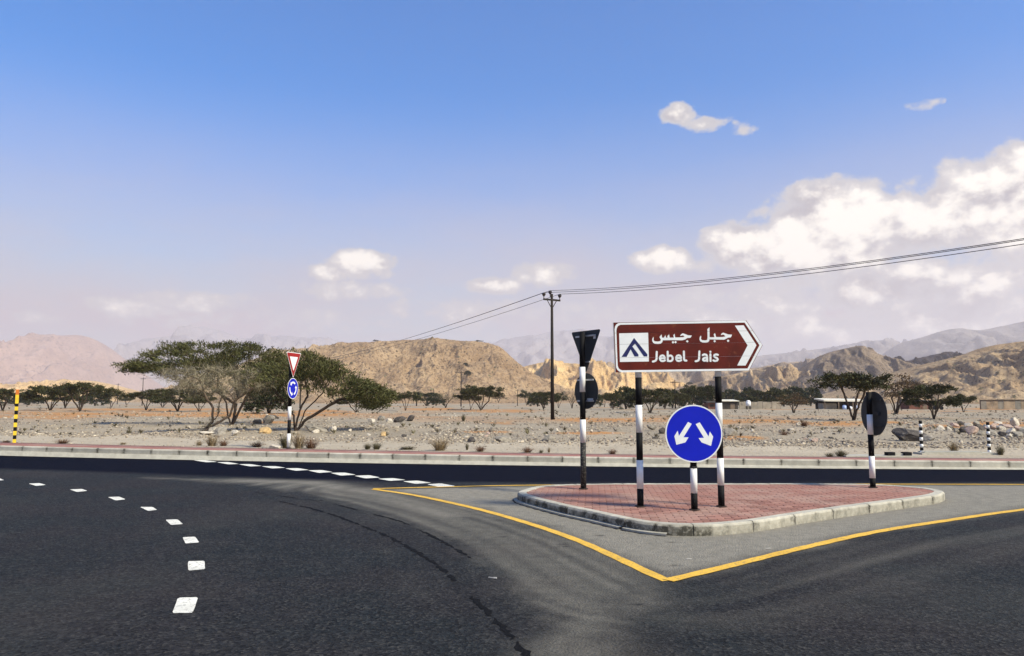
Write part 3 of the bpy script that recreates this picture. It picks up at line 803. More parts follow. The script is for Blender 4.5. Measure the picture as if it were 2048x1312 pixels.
rock_mat('hazed_pale_rock', [(0.22, 0.205, 0.215), (0.27, 0.25, 0.26), (0.32, 0.295, 0.30), (0.22, 0.205, 0.215)], scale=0.1, speck=0.0, bump=0.2)  # haze put into the base colour, so the range melts into the air
rock_mat('hazed_pink_rock', [(0.27, 0.175, 0.135), (0.35, 0.235, 0.185), (0.43, 0.30, 0.235), (0.27, 0.175, 0.135)], scale=0.12, speck=0.0, bump=0.3)  # pinkish haze likewise put into the base colour

HILLS = {}
def hill(name, D, ridge, mat, front, back, gully=0.35, gs=0.1, rough=0.05, talus=0.0, nx=260, ny=90, seed=0, plateau=False):
    """a ridge through the pixels `ridge`, D metres away, falling `front` metres towards the camera and `back` behind"""
    Rg = [P(px, py, D) for px, py in ridge]
    rx = np.array([p.x for p in Rg]); rz = np.array([max(0.2, p.z) for p in Rg])
    X1 = np.linspace(rx[0], rx[-1], nx)
    fine = catmull([Vector((a, 0, b)) for a, b in zip(rx, rz)], step=(rx[-1] - rx[0]) / 400)
    Hx = np.interp(X1, [p.x for p in fine], [p.z for p in fine])
    tv = np.concatenate([np.linspace(-1, 0, int(ny * .75)), np.linspace(0, 1, int(ny * .25) + 1)[1:]])
    X, T = np.meshgrid(X1, tv); H = np.broadcast_to(Hx, X.shape)
    hm = float(rz.max())
    Y = np.where(T < 0, D + T * front, D + T * back)
    # spurs and gullies: shift the profile in and out along the slope
    warp = fbm(X / hm * 0.9, Y / hm * 0.9, 3, seed + 5) * 0.35
    g = ridged(X / hm / gs * 0.14 + warp, Y / hm * 0.30 + seed, 4, seed, 0.55)
    t = np.where(T < 0, 1 + T, 1.0)
    tt = np.clip(t + gully * (g - 0.6) * 0.5 * np.sin(np.pi * np.clip(t, 0, 1)) ** 0.8, 0, 1)
    if plateau: p = np.where(tt < 0.8, 0.84 * (tt / 0.8) ** 1.12, 0.84 + 0.16 * sst(tt, 0.8, 0.97))
    else: p = talus * tt + (1 - talus) * (tt ** 1.5)
    pb = 1 - sst(T, 0.0, 1.0) if not plateau else 1 - 0.9 * sst(T, 0.35, 1.0) - 0.05 * sst(T, 0, .3)
    Z = np.where(T < 0, H * p, H * pb)
    k = np.where(T < 0, np.clip(np.sin(np.pi * np.clip(t, 0, 1)) + (0.05 if plateau else 0.10), 0, 1), 0.05 if plateau else 0.10)
    Z = Z + rough * hm * k * (fbm(X / hm * 3.2, Y / hm * 3.2, 5, seed + 31, 0.6)) * sst(t, 0.0, 0.12)
    Z = Z + rough * 0.28 * hm * ridged(X / hm * 7, Y / hm * 7, 4, seed + 91, 0.62) * sst(t, 0.02, 0.2) * k
    e = np.minimum(1, np.minimum((X - X1[0]), (X1[-1] - X)) / (0.02 * (X1[-1] - X1[0])) + 0.0)
    Z = np.where(t <= 0.002, -1.5, Z) * 1.0
    Z = np.where((T >= 0.999), -1.5, Z)
    n, m = X.shape; idx = np.arange(X.size).reshape(n, m)
    f = np.stack([idx[:-1, :-1], idx[:-1, 1:], idx[1:, 1:], idx[1:, :-1]], -1).reshape(-1, 4)
    V = np.stack([X, Y, Z], -1)
    me = np_mesh(name, V.reshape(-1, 3), f, True)
    o = tag(link(name, me, mat), kind='structure'); HILLS[name] = V
    return o
# far ranges
hill('pink_mountain', 5600, [(-500, 760), (-260, 700), (-120, 676), (0, 689), (60, 680), (110, 672), (165, 672), (200, 690), (250, 735), (300, 790), (330, 802)], 'hazed_pink_rock', 1500, 1200, 0.5, 0.12, 0.05, 0.5, seed=3)
hill('pale_mountain_range', 7800, [(160, 800), (230, 725), (300, 690), (345, 672), (425, 658), (500, 680), (560, 672), (640, 678), (760, 690), (880, 684), (960, 690), (1040, 680), (1110, 662), (1180, 668), (1260, 690), (1330, 700), (1420, 720), (1520, 800)], 'hazed_pale_rock', 1900, 1300, 0.5, 0.12, 0.05, 0.5, seed=13)
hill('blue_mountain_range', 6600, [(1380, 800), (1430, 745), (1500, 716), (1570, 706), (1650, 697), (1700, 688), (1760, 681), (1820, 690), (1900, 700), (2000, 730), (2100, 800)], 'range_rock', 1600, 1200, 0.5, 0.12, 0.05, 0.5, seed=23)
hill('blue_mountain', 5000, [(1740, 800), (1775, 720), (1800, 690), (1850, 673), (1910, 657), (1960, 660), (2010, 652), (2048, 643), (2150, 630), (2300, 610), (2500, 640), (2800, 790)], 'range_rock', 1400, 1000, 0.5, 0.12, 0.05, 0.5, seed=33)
# hills at middle distance; the first two carry sunlight in their rock colour
hill('sunlit_ridge', 1900, [(-600, 790), (-400, 775), (-150, 770), (0, 768), (50, 771), (105, 764), (170, 761), (215, 768), (250, 778), (290, 786), (360, 793), (470, 800)], 'sunlit_rock', 420, 300, 0.5, 0.1, 0.08, 0.5, seed=43)
hill('sunlit_hill', 1350, [(940, 795), (1000, 752), (1050, 733), (1080, 727), (1130, 726), (1180, 731), (1240, 738), (1300, 752), (1380, 775), (1450, 799)], 'sunlit_rock', 330, 300, 0.75, 0.12, 0.05, 0.5, seed=53)
hill('grey_hills', 1600, [(1060, 795), (1120, 762), (1190, 735), (1260, 731), (1340, 742), (1430, 738), (1510, 736), (1560, 727), (1610, 724), (1660, 735), (1720, 760), (1800, 798)], 'grey_rock', 420, 300, 0.8, 0.12, 0.055, 0.4, seed=63)
hill('low_brown_hill', 1000, [(1300, 798), (1370, 772), (1440, 755), (1500, 741), (1540, 737), (1580, 752), (1630, 775), (1700, 797)], 'brown_rock', 220, 200, 0.75, 0.11, 0.055, 0.5, seed=73)
hill('dark_ridge', 1250, [(1650, 795), (1720, 752), (1760, 729), (1776, 719), (1792, 727), (1830, 719), (1870, 709), (1895, 707), (1930, 712), (2000, 735), (2080, 795)], 'dark_rock', 260, 200, 0.6, 0.08, 0.12, 0.4, seed=83)
hill('conical_hill', 900, [(1480, 802), (1540, 790), (1580, 765), (1615, 735), (1650, 709), (1690, 697), (1706, 698), (1740, 712), (1780, 727), (1830, 748), (1900, 780), (1960, 801)], 'peak_rock', 190, 200, 0.5, 0.11, 0.035, 0.75, seed=93)
hill('right_hill', 620, [(1600, 803), (1680, 790), (1740, 770), (1800, 745), (1850, 730), (1900, 718), (1950, 705), (1985, 692), (2020, 686), (2048, 683), (2150, 672), (2350, 676), (2600, 720), (2800, 800)], 'brown_rock', 230, 200, 0.75, 0.11, 0.055, 0.55, nx=460, ny=160, seed=103)
hill('left_shoulder_hill', 1150, [(380, 800), (450, 745), (520, 714), (560, 704), (610, 698), (660, 697), (740, 705), (820, 740), (900, 790)], 'brown_rock', 260, 200, 0.5, 0.1, 0.06, 0.5, seed=113)
hill('mesa', 700, [(500, 803), (560, 775), (600, 738), (630, 712), (660, 697), (700, 688), (760, 684), (830, 680), (890, 680), (950, 685), (985, 690), (1008, 703), (1030, 722), (1060, 745), (1110, 772), (1170, 795), (1230, 803)], 'mesa_rock', 170, 260, 0.26, 0.16, 0.062, 0.5, nx=520, ny=180, seed=123, plateau=True)

# ---------------------------------------------------------------- signs
simple('sign_brown', (0.100, 0.009, 0.003), 0.5, 0.26, 2.2, spec=0.25, dirt=((0.14, 0.035, 0.012), 0.60))
simple('sign_white', (0.72, 0.74, 0.74), 0.5, 0.05, 5.0, spec=0.4, dirt=((0.58, 0.55, 0.48), 0.60))
simple('sign_navy', (0.012, 0.016, 0.09), 0.5, 0.05, 5.0)
simple('sign_blue', (0.002, 0.010, 0.42), 0.45, 0.08, 3.0, spec=0.25, dirt=((0.02, 0.06, 0.5), 0.70))
simple('sign_red', (0.30, 0.012, 0.010), 0.5, 0.1, 3.0)
simple('sign_back', (0.030, 0.034, 0.036), 0.6, 0.2, 4.0, spec=0.3, dirt=((0.06, 0.06, 0.055), 0.62))
simple('aluminium', (0.45, 0.46, 0.47), 0.45, 0.12, 6.0, metal=0.6)
simple('black_band', (0.006, 0.006, 0.007), 0.7, 0.2, 9.0, spec=0.15, dirt=((0.16, 0.15, 0.13), 0.72))
simple('white_band', (0.72, 0.72, 0.70), 0.55, 0.06, 9.0, spec=0.3, dirt=((0.36, 0.33, 0.26), 0.64))
simple('worn_black_band', (0.012, 0.012, 0.012), 0.7, 0.2, 20.0, dirt=((0.34, 0.32, 0.28), 0.55))
simple('sticker_grey', (0.5, 0.51, 0.52), 0.5, 0.1, 9)
simple('yellow_band', (0.74, 0.50, 0.03), 0.6, 0.1, 9, dirt=((0.35, 0.22, 0.05), 0.66))
simple('orange_cap', (0.50, 0.14, 0.02), 0.6, 0.15, 9, dirt=((0.25, 0.09, 0.03), 0.6))
simple('rust', (0.12, 0.06, 0.035), 0.8, 0.2, 9)

def banded_pole(root, base, tops, r, first='black', last_mat=None):
    """stacked painted bands; tops = band heights above the base, from the ground up"""
    z0 = 0.0; cur = first
    lean = 0.0
    for k, z1 in enumerate(tops):
        rr = r + (0.0012 if cur == 'white' else 0.0)
        nm = cur + '_band'
        MB().cyl((0, 0, z0), (0, 0, z1), rr, rr, 20).build(nm, (last_mat if (k == 0 and last_mat) else nm), root, smooth=True)
        z0 = z1; cur = 'white' if cur == 'black' else 'black'

def heights(px, base_y, rows, Y):
    """metres above the base of the rows, at the pole's distance"""
    zb = P(px, base_y, Y).z
    return [P(px, r, Y).z - zb for r in rows]

def cut_seams(o, seams, half=0.0016):
    """open the joint between the planks through a flat decal"""
    bm = bmesh.new(); bm.from_mesh(o.data)
    for (a, b) in seams:          # a line in the board's plane, through points a and b
        a, b = Vector(a), Vector(b); d = (b - a).normalized(); n = Vector((-d.z, 0, d.x))
        for s in (-1, 1):
            bmesh.ops.bisect_plane(bm, geom=bm.verts[:] + bm.edges[:] + bm.faces[:], plane_co=a + n * half * s, plane_no=n, dist=1e-6)
        kill = [f for f in bm.faces if abs((f.calc_center_median() - a).dot(n)) < half * 0.9]
        bmesh.ops.delete(bm, geom=kill, context='FACES')
    bm.to_mesh(o.data); bm.free()

def stroke(m, pts, w, y, cap=True):
    """flat stroke along pts (Vectors in the xz plane); each piece a hair nearer than the last"""
    for i, (a, b) in enumerate(zip(pts, pts[1:])):
        yy = y - 0.00006 * (len(m.v) % 97)
        d = (b - a); d.normalize(); n = Vector((-d.z, 0, d.x)) * (w / 2)
        m.add([Vector((q.x, yy, q.z)) for q in (a - n, b - n, b + n, a + n)], [(0, 1, 2, 3)])
    for p in (pts if cap else pts[1:-1]):
        yy = y - 0.00006 * (len(m.v) % 97)
        k = 10; m.add([(p.x + w / 2 * math.cos(2 * math.pi * i / k), yy, p.z + w / 2 * math.sin(2 * math.pi * i / k)) for i in range(k)], [tuple(range(k))])

def direction_sign():
    b1 = G(1281, 1013, ISL_Z); b2 = G(1443, 1013, ISL_Z)
    Yp = b1.y; Yf = Yp - 0.075
    root = empty('direction_sign', ((b1.x + b2.x) / 2, Yp, ISL_Z), 'brown arrow-shaped direction sign reading Jebel Jais on two striped posts', 'direction sign')
    o = root.location
    B = lambda px, py, dy=0.0: P(px, py, Yf) - o - Vector((0, dy, 0))
    Z1 = lambda x, y, dy=0.0: B(1210 + x * 0.16113, 630 + y * 0.16113, dy)       # from the enlargement of the board
    ZA = lambda x, y, dy=0.0: B(1295 + x * 0.08789, 645 + y * 0.08789, dy)       # from the enlargement of the lettering
    # striped posts
    for base, px, rows in ((b1, 1281, [977, 920, 865, 810, 755, 700]), (b2, 1443, [970, 916, 860, 806, 753, 700])):
        pole = empty('post', (base.x - o.x, base.y - o.y, 0)); pole.parent = root
        banded_pole(pole, base, heights(px, 1013, rows, Yp), 0.047)
        MB().cyl((0, 0, 0), (0, 0, 0.012), 0.075, 0.075, 18).build('base_collar', 'bedding', pole)
    # planks: the outline cut into four
    TL, TR, TIP, BR, BL = Z1(105, 93), Z1(1752, 63), Z1(1957, 375), Z1(1787, 692), Z1(132, 713)
    seam_f = [0.213, 0.44, 0.71]
    lft = [TL.lerp(BL, f) for f in [0] + seam_f + [1]]
    def right_at(f):
        # follow the pointed end
        zt = TR.lerp(BR, f); tipf = 0.5
        return TR.lerp(TIP, f / tipf) if f <= tipf else TIP.lerp(BR, (f - tipf) / (1 - tipf))
    fr = [0] + seam_f + [1]
    seams = [(TL.lerp(BL, f), right_at(f)) for f in seam_f]
    for k in range(4):
        a, b = fr[k], fr[k + 1]; pts = [lft[k], right_at(a)]
        if a < 0.5 < b: pts.append(TIP)
        pts += [right_at(b), lft[k + 1]]
        c = sum(pts, Vector()) / len(pts)
        pts = [p + Vector((0, 0, -0.0012 if p.z > c.z else 0.0012)) if True else p for p in pts]
        m = MB().slab(pts, (0, 0.028, 0)); ob = m.build('board_plank', 'sign_brown', root)
    for f in (0.25, 0.75):                         # clamp rails behind
        a, b = TL.lerp(BL, f), TR.lerp(BR, f); c = (a + b) / 2
        MB().box((c.x, c.y + 0.04, c.z), ((b - a).length * .96, 0.024, 0.035)).build('clamp_rail', 'aluminium', root)
    # light edge strip on the left end
    MB().slab([Z1(100, 93), Z1(105.5, 93), Z1(132.5, 713), Z1(127, 713)], (0, 0.028, 0)).build('edge_strip', 'aluminium', root)
    dy = 0.0022
    def rounded(corners):
        out = []
        for p in corners: out.append(Z1(p[0], p[1], dy))
        return out
    outer = [(118, 175), (125, 140), (142, 115), (170, 99), (900, 84), (1745, 66), (1952, 373), (1783, 689), (900, 701), (205, 712), (175, 700), (152, 680), (138, 650), (127, 400)]
    inner = [(141, 195), (146, 165), (160, 138), (190, 121), (900, 108), (1732, 94), (1917, 375), (1768, 664), (900, 677), (212, 687), (188, 678), (170, 662), (157, 630), (148, 400)]
    n = len(outer); A, Bq = rounded(outer), rounded(inner)
    m = MB(); m.add(A + Bq, [(i, (i + 1) % n, n + (i + 1) % n, n + i) for i in range(n)])
    bd = m.build('white_border', 'sign_white', root, fix=False); cut_seams(bd, seams)
    sq = MB().poly([Z1(*p, dy) for p in ((175, 228), (535, 220), (545, 577), (185, 583))]).build('emblem_panel', 'sign_white', root, fix=False); cut_seams(sq, seams)
    em = MB().poly([Z1(*p, dy * 1.8) for p in ((360, 285), (525, 487), (525, 515), (482, 515), (372, 355), (340, 392), (415, 490), (415, 515), (366, 515), (318, 426), (268, 520), (205, 520))])
    em = em.build('mountain_emblem', 'sign_navy', sq, fix=False); cut_seams(em, seams)
    ch = MB().poly([Z1(*p, dy) for p in ((1612, 132), (1720, 128), (1880, 375), (1745, 627), (1640, 627), (1770, 377))]).build('chevron', 'sign_white', root, fix=False); cut_seams(ch, seams)
    # arabic words, traced outlines
    W1 = [(1665, 285), (1690, 245), (1725, 230), (1775, 250), (1840, 272), (1925, 278), (1895, 340), (1830, 345), (1790, 370), (1740, 392), (1545, 388), (1408, 385), (1405, 420), (1375, 450), (1320, 458), (1250, 455), (1200, 430),
          (1180, 380), (1190, 330), (1215, 295), (1222, 330), (1215, 375), (1240, 400), (1310, 408), (1355, 395), (1365, 350), (1362, 150), (1410, 108), (1412, 330), (1440, 335), (1500, 335), (1522, 330), (1505, 275), (1530, 238),
          (1548, 275), (1555, 325), (1580, 332), (1700, 330), (1770, 318), (1745, 285), (1715, 275), (1690, 285)]
    W2 = [(740, 305), (765, 268), (805, 245), (860, 265), (920, 290), (1010, 297), (975, 350), (905, 352), (860, 385), (790, 405), (640, 403), (480, 403), (345, 405), (340, 440), (310, 475), (250, 490), (180, 488), (130, 465), (105, 415),
          (110, 365), (135, 325), (140, 360), (135, 400), (165, 428), (230, 435), (285, 425), (305, 395), (270, 330), (320, 270), (330, 345), (375, 345), (405, 285), (420, 345), (455, 345), (450, 310), (490, 270), (505, 345), (600, 343),
          (585, 290), (615, 255), (630, 340), (700, 340), (800, 335), (840, 325), (815, 295), (790, 295), (760, 305)]
    for w, dots in ((W1, [(1528, 425), (1833, 417)]), (W2, [(580, 450), (637, 447), (905, 428)])):
        m = MB(); m.poly([ZA(*p, dy) for p in w])
        for (x, y) in dots: m.poly([ZA(x + a, y + b, dy) for a, b in ((-31, 0), (0, -31), (31, 0), (0, 31))])
        ob = m.build('arabic_word', 'sign_white', root, fix=False); cut_seams(ob, seams)
    E = [(285, 812), (390, 812), (388, 790), (365, 758), (335, 750), (300, 763), (280, 800), (282, 840), (305, 870), (340, 879), (375, 872), (395, 860)]
    words = [[[(210, 668), (205, 830), (185, 868), (150, 884), (120, 889)], E, [(457, 665), (460, 878)], [(462, 790), (490, 757), (530, 752), (563, 780), (572, 820), (560, 858), (525, 880), (485, 878), (462, 860)],
              [(x + 370, y - 3) for x, y in E], [(825, 660), (830, 840), (845, 864), (885, 867)]],
             [[(1180, 657), (1172, 830), (1155, 864), (1120, 878), (1092, 882)], [(1255, 742), (1290, 726), (1335, 735), (1352, 765), (1358, 878)], [(1352, 800), (1300, 805), (1265, 825), (1262, 855), (1290, 872), (1330, 862), (1355, 840)],
              [(1430, 722), (1432, 876)], [(1428, 664), (1429, 668)], [(1600, 737), (1560, 726), (1522, 737), (1512, 768), (1540, 794), (1580, 810), (1598, 840), (1580, 868), (1540, 877), (1497, 862)]]]
    k = (ZA(46, 0) - ZA(0, 0)).length
    for wd in words:
        m = MB()
        for s in wd: stroke(m, [ZA(*p, dy) for p in s], k, Yf - o.y - dy)
        ob = m.build('latin_word', 'sign_white', root, fix=False); cut_seams(ob, seams)
direction_sign()

def disc(n, c, r, frame, dn=0.0):
    u, nn = frame; z = Vector((0, 0, 1))
    return [Vector(c) + u * (r * math.cos(2 * math.pi * i / n)) + z * (r * math.sin(2 * math.pi * i / n)) + nn * dn for i in range(n)]

def arrows_sign():
    b = G(1389, 1020, ISL_Z); Yp = b.y; Yf = Yp - 0.065
    root = empty('pass_either_side_sign', b, 'round blue sign with two white arrows pointing down to either side', 'road sign')
    post = empty('post', (0, 0, 0)); post.parent = root
    banded_pole(post, b, heights(1389, 1020, [986, 934, 880, 815], Yp), 0.046)
    MB().cyl((0, 0, 0), (0, 0, 0.012), 0.075, 0.075, 18).build('base_collar', 'bedding', post)
    Z3 = lambda x, y, dy=0.0: P(1260 + x * 0.2363, 730 + y * 0.2363, Yf) - b - Vector((0, dy, 0))
    c = Z3(541, 580); r = (Z3(541 + 242, 580) - c).length
    fr = (Vector((1, 0, 0)), Vector((0, -1, 0)))
    MB().slab(disc(48, c, r, fr), (0, 0.004, 0)).build('plate', 'sign_white', root)
    face = MB().poly(disc(48, c, r * 0.955, fr, 0.002)).build('blue_face', 'sign_blue', root, fix=False)
    for pts in ([(490, 482), (522, 498), (452, 612), (495, 612), (468, 655), (392, 675), (375, 602), (403, 556), (414, 600)],
                [(590, 485), (555, 500), (625, 616), (580, 618), (605, 655), (685, 685), (703, 605), (675, 563), (664, 605)]):
        MB().poly([Z3(x, y, 0.004) for x, y in pts]).build('arrow', 'sign_white', face, fix=False)
    for dz in (-0.2, 0.2):
        MB().box((c.x, c.y + 0.016, c.z + dz), (0.3, 0.02, 0.03)).build('bracket', 'aluminium', root)
    MB().cyl((0, 0, heights(1389, 1020, [936], Yp)[0]), (0, 0, heights(1389, 1020, [932], Yp)[0]), 0.053, 0.053, 16).build('worn_clamp', 'worn_black_band', root)
arrows_sign()

def tri(c, w, h, frame, dn=0.0, rnd=0.05):
    """point-down triangle with rounded corners; c is the middle of its top edge"""
    u, nn = frame; z = Vector((0, 0, 1))
    P3 = [Vector((-w / 2, 0)), Vector((w / 2, 0)), Vector((0, -h))]
    out = []
    for k in range(3):
        p = P3[k]; a = (P3[k - 1] - p).normalized(); b2 = (P3[(k + 1) % 3] - p).normalized()
        for s in (0, .25, .5, .75, 1):
            q0, q1 = p + a * rnd, p + b2 * rnd
            m = q0.lerp(p, s).lerp(p.lerp(q1, s), s); out.append(m)
    return [Vector(c) + u * q.x + z * q.y + nn * dn for q in out]

def curved_arrow(m, c, frame, r, a0, a1, w, dn):
    u, nn = frame; z = Vector((0, 0, 1)); k = 8
    pt = lambda rr, a: Vector(c) + u * (rr * math.cos(a)) + z * (rr * math.sin(a)) + nn * dn
    A = [pt(r - w / 2, a0 + (a1 - a0) * i / k) for i in range(k + 1)]; B = [pt(r + w / 2, a0 + (a1 - a0) * i / k) for i in range(k + 1)]
    m.add(A + B, [(i, i + 1, k + 2 + i, k + 1 + i) for i in range(k)])
    da = (1 if a1 > a0 else -1) * 0.42
    m.poly([pt(r - w * 1.25, a1), pt(r, a1 + da), pt(r + w * 1.25, a1)])

def give_way_post(px, base_y, zb, rows, r, ang, tri_spec, disc_spec, label, back, name, first='black', last=None, extra=None):
    """ang turns the plates about the vertical: their front looks along (sin ang, +-cos ang)"""
    b = G(px, base_y, zb); Yp = b.y
    root = empty(name, b, label, 'road sign')
    post = empty('post', (0, 0, 0)); post.parent = root
    banded_pole(post, b, heights(px, base_y, rows, Yp), r, first, last)
    MB().cyl((0, 0, 0), (0, 0, 0.014), r * 1.6, r * 1.6, 16).build('base_collar', 'bedding', post)
    if back: n = Vector((math.sin(ang), math.cos(ang), 0)); u = Vector((-math.cos(ang), math.sin(ang), 0))
    else: n = Vector((math.sin(ang), -math.cos(ang), 0)); u = Vector((math.cos(ang), math.sin(ang), 0))
    fr = (u, n); off = n * (r + 0.035)
    H = lambda row: heights(px, base_y, [row], Yp)[0]
    if tri_spec:
        top, bot, w = tri_spec; c = off + Vector((0, 0, H(top))); h = H(top) - H(bot)
        pl = MB().slab(tri(c, w, h, fr), -n * 0.004).build('triangle_plate', 'sign_back', root)
        MB().poly(tri(c, w, h, fr, 0.002)).build('white_edge', 'sign_white', pl, fix=False)
        MB().poly(tri(c - Vector((0, 0, h * .025)), w * .94, h * .94, fr, 0.004)).build('red_border', 'sign_red', pl, fix=False)
        MB().poly(tri(c - Vector((0, 0, h * .17)), w * .56, h * .56, fr, 0.006, 0.02)).build('white_centre', 'sign_white', pl, fix=False)
        for f in (0.18, 0.62) if not back else (0.13, 0.74):
            MB().box(c - Vector((0, 0, h * f)) - n * 0.02, (w * (0.62 if back and f < .5 else .3), 0.025, 0.028), math.atan2(u.y, u.x)).build('bracket', 'aluminium', pl)
        if back:
            MB().box(c - Vector((0, 0, h * .16)) - n * 0.0065 - u * w * 0.30, (0.06, 0.002, 0.075), math.atan2(u.y, u.x)).build('sticker', 'sticker_grey', pl)
    if disc_spec:
        cy, hh = disc_spec; c = off + Vector((0, 0, H(cy))); rad = (H(cy - hh) - H(cy + hh)) / 2
        pl = MB().slab(disc(40, c, rad, fr), -n * 0.004).build('round_plate', 'sign_back', root)
        MB().poly(disc(40, c, rad, fr, 0.002)).build('white_edge', 'sign_white', pl, fix=False)
        bl = MB().poly(disc(40, c, rad * .94, fr, 0.004)).build('blue_face', 'sign_blue', pl, fix=False)
        if extra == 'roundabout':
            for a in (R(50), R(170), R(290)):
                m = MB(); curved_arrow(m, c, fr, rad * .58, a, a + R(75), rad * .17, 0.006); m.build('arrow', 'sign_white', bl, fix=False)
        else:
            m = MB(); m.poly([c + u * (x * rad) + Vector((0, 0, y * rad)) + n * 0.006 for x, y in ((-.12, .55), (.12, .55), (.12, -.1), (.32, -.1), (0, -.55), (-.32, -.1), (-.12, -.1))]); m.build('arrow', 'sign_white', bl, fix=False)
        for f in (-.55, .62):
            MB().box(c + Vector((0, 0, rad * f)) - n * 0.02, (rad * (1.35 if back else .8), 0.025, 0.028), math.atan2(u.y, u.x)).build('bracket', 'aluminium' if tri_spec else 'sign_back', pl)
        if back and tri_spec:
            MB().box(c + Vector((0, 0, -rad * .5)) - n * 0.0065 - u * rad * 0.34, (0.16, 0.002, 0.06), math.atan2(u.y, u.x)).build('sticker', 'sticker_grey', pl)
        if back and not tri_spec:
            MB().box(c + Vector((0, 0, 0.0)) - n * 0.03 - u * rad * 0.32, (0.14, 0.05, 0.05), math.atan2(u.y, u.x)).build('bracket', 'sign_back', pl)
    return root
give_way_post(1167, 978, ISL_Z, [885, 839, 784, 734, 664], 0.050, R(55), (661, 746, 0.80), (782, 36), 'dark backs of a triangular and a round road sign on one striped post', True, 'give_way_sign', last='worn_black_band')
give_way_post(1746, 975, ISL_Z, [956, 912, 869, 829, 784], 0.048, R(83), None, (827, 44), 'dark back of a single round road sign at the right end of the island', True, 'round_road_sign')
give_way_post(577, 896.5, float(ztop(-6)) - .006, [894.6, 867, 840, 813, 712], 0.052, R(77), (705, 756, 0.88), (777, 21), 'red and white give way triangle above a blue roundabout sign across the road', False, 'give_way_and_roundabout_sign', extra='roundabout')

def box_post(name, px, py, zb, rows, cols_, w, label, cat, group=None, rz=0.3):
    b = G(px, py, zb) if zb is not None else on_desert(px, py)
    root = empty(name, b, label, cat, group, rz); z0 = 0.0
    hs = heights(px, py, rows, b.y)
    for z1, c in zip(hs, cols_):
        MB().box((0, 0, (z0 + z1) / 2), (w, w, z1 - z0)).build(c, c, root) if name == 'marker_post' else MB().cyl((0, 0, z0), (0, 0, z1), w / 2, w / 2, 16).build(c, c, root, smooth=True)
        z0 = z1
    return root
yb = 886
rows = [878.2, 870.3, 862, 854, 845.3, 837.5, 829, 821, 813.2, 807, 789.5, 779]
box_post('marker_post', 28.5, yb, None, rows, ['yellow_band', 'black_band'] * 5 + ['yellow_band', 'orange_cap'], 0.095, 'square yellow and black service marker post with orange top', 'marker post', rz=0.5)
for px, py, top, lab in ((1844, 908, 841, 'thin black and white striped bollard at the left end of the concrete slab'), (1979, 906.5, 844, 'thin black and white striped bollard at the right end of the concrete slab')):
    k = 10; rows = [py + (top - py) * (i + 1) / k for i in range(k)]
    box_post('bollard', px, py, None, rows, ['white_band', 'black_band'] * 5, 0.088, lab, 'bollard', 'bollards by the slab')
# concrete slabs beside the pavement
p = on_desert(1915, 909)
root = empty('concrete_slab', (p.x, p.y + .12, float(zg(p.x, p.y)) - .02), 'flat concrete chamber slab between the two striped bollards', 'slab', rz=-0.02)
MB().box((0, 0, 0.035), (2.1, 0.50, 0.07)).build('base', 'kerb_concrete', root)
MB().box((-0.12, 0.03, 0.085), (1.6, 0.36, 0.03)).build('cover', 'pale_concrete', root)
p = on_desert(1760, 914)
root = empty('low_chamber', (p.x, p.y + .15, float(zg(p.x, p.y)) - .02), 'low concrete chamber with two dark blocks beside the pavement', 'slab', rz=-0.01)
MB().box((0, 0, 0.03), (1.9, 0.55, 0.06)).build('base', 'pale_concrete', root)
for x in (0.28, 0.72):
    MB().box((x, -0.12, 0.10), (0.2, 0.18, 0.10), 0.1).build('dark_block', 'black_band', root)
MB().box((0.5, -0.1, 0.09), (0.26, 0.10, 0.06)).build('grey_block', 'pale_concrete', root)

# ---------------------------------------------------------------- power line
simple('creosote', (0.020, 0.015, 0.012), 0.8, 0.25, 3)
simple('insulator', (0.025, 0.014, 0.010), 0.4, 0.1, 9, spec=0.5)
simple('wire', (0.02, 0.02, 0.022), 0.5, 0.05, 1)
def power_pole(px, base_y, top_y, label, arm=1.55, ang=R(33), detailed=True, Y=None, r=None, group='utility poles of the overhead line'):
    b = on_desert(px, base_y) if Y is None else Vector((P(px, base_y, Y).x, Y, float(zg(P(px, base_y, Y).x, Y))))
    H = P(px, top_y, b.y).z - b.z
    root = empty('utility_pole', b, label, 'utility pole', group)
    r = r or 0.15
    MB().cyl((0, 0, -.3), (0, 0, H), r, r * .62, 12).build('pole', 'creosote', root, smooth=True)
    ends = []
    if arm:
        u = Vector((math.cos(ang), math.sin(ang), 0)); za = H - 0.45
        MB().box((0, 0, za), (arm, 0.11, 0.13), ang).build('crossarm', 'creosote', root)
        if detailed:
            for s in (-1, 1): MB().cyl(u * (s * arm * .3) + Vector((0, 0, za)), Vector((0, 0, za - .7)), 0.03, 0.03, 6).build('brace', 'creosote', root)
        for s in (-.48, -0.1 if detailed else 0, .48):
            c = u * (s * arm) + Vector((0, 0, za))
            if s > -.4 and s < .4: c = u * (s * arm) + Vector((0, 0, H - .25))
            if detailed:
                m = MB(); m.cyl(c, c + Vector((0, 0, .28)), .03, .03, 8); m.cyl(c + Vector((0, 0, .22)), c + Vector((0, 0, .36)), .06, .15, 12); m.cyl(c + Vector((0, 0, .36)), c + Vector((0, 0, .48)), .155, .12, 12)
                m.build('insulator', 'insulator', root)
            ends.append(b + c + Vector((0, 0, 0.5 if detailed else 0.2)))
    return root, ends
_, e0 = power_pole(1105, 842, 588, 'tall dark utility pole with three insulators on its crossarm, left of the signs')
P0 = _.location.copy()
_, e1 = power_pole(600, 812, 724, 'utility pole mostly hidden behind the green acacia', detailed=False, Y=155)
_, e2 = power_pole(284, 812, 755, 'utility pole standing left of the big acacias', detailed=False, Y=250, ang=R(20))
power_pole(235, 796, 767, 'small far utility pole with crossarm above the left acacias', detailed=False, Y=380, arm=2.2, r=.2)
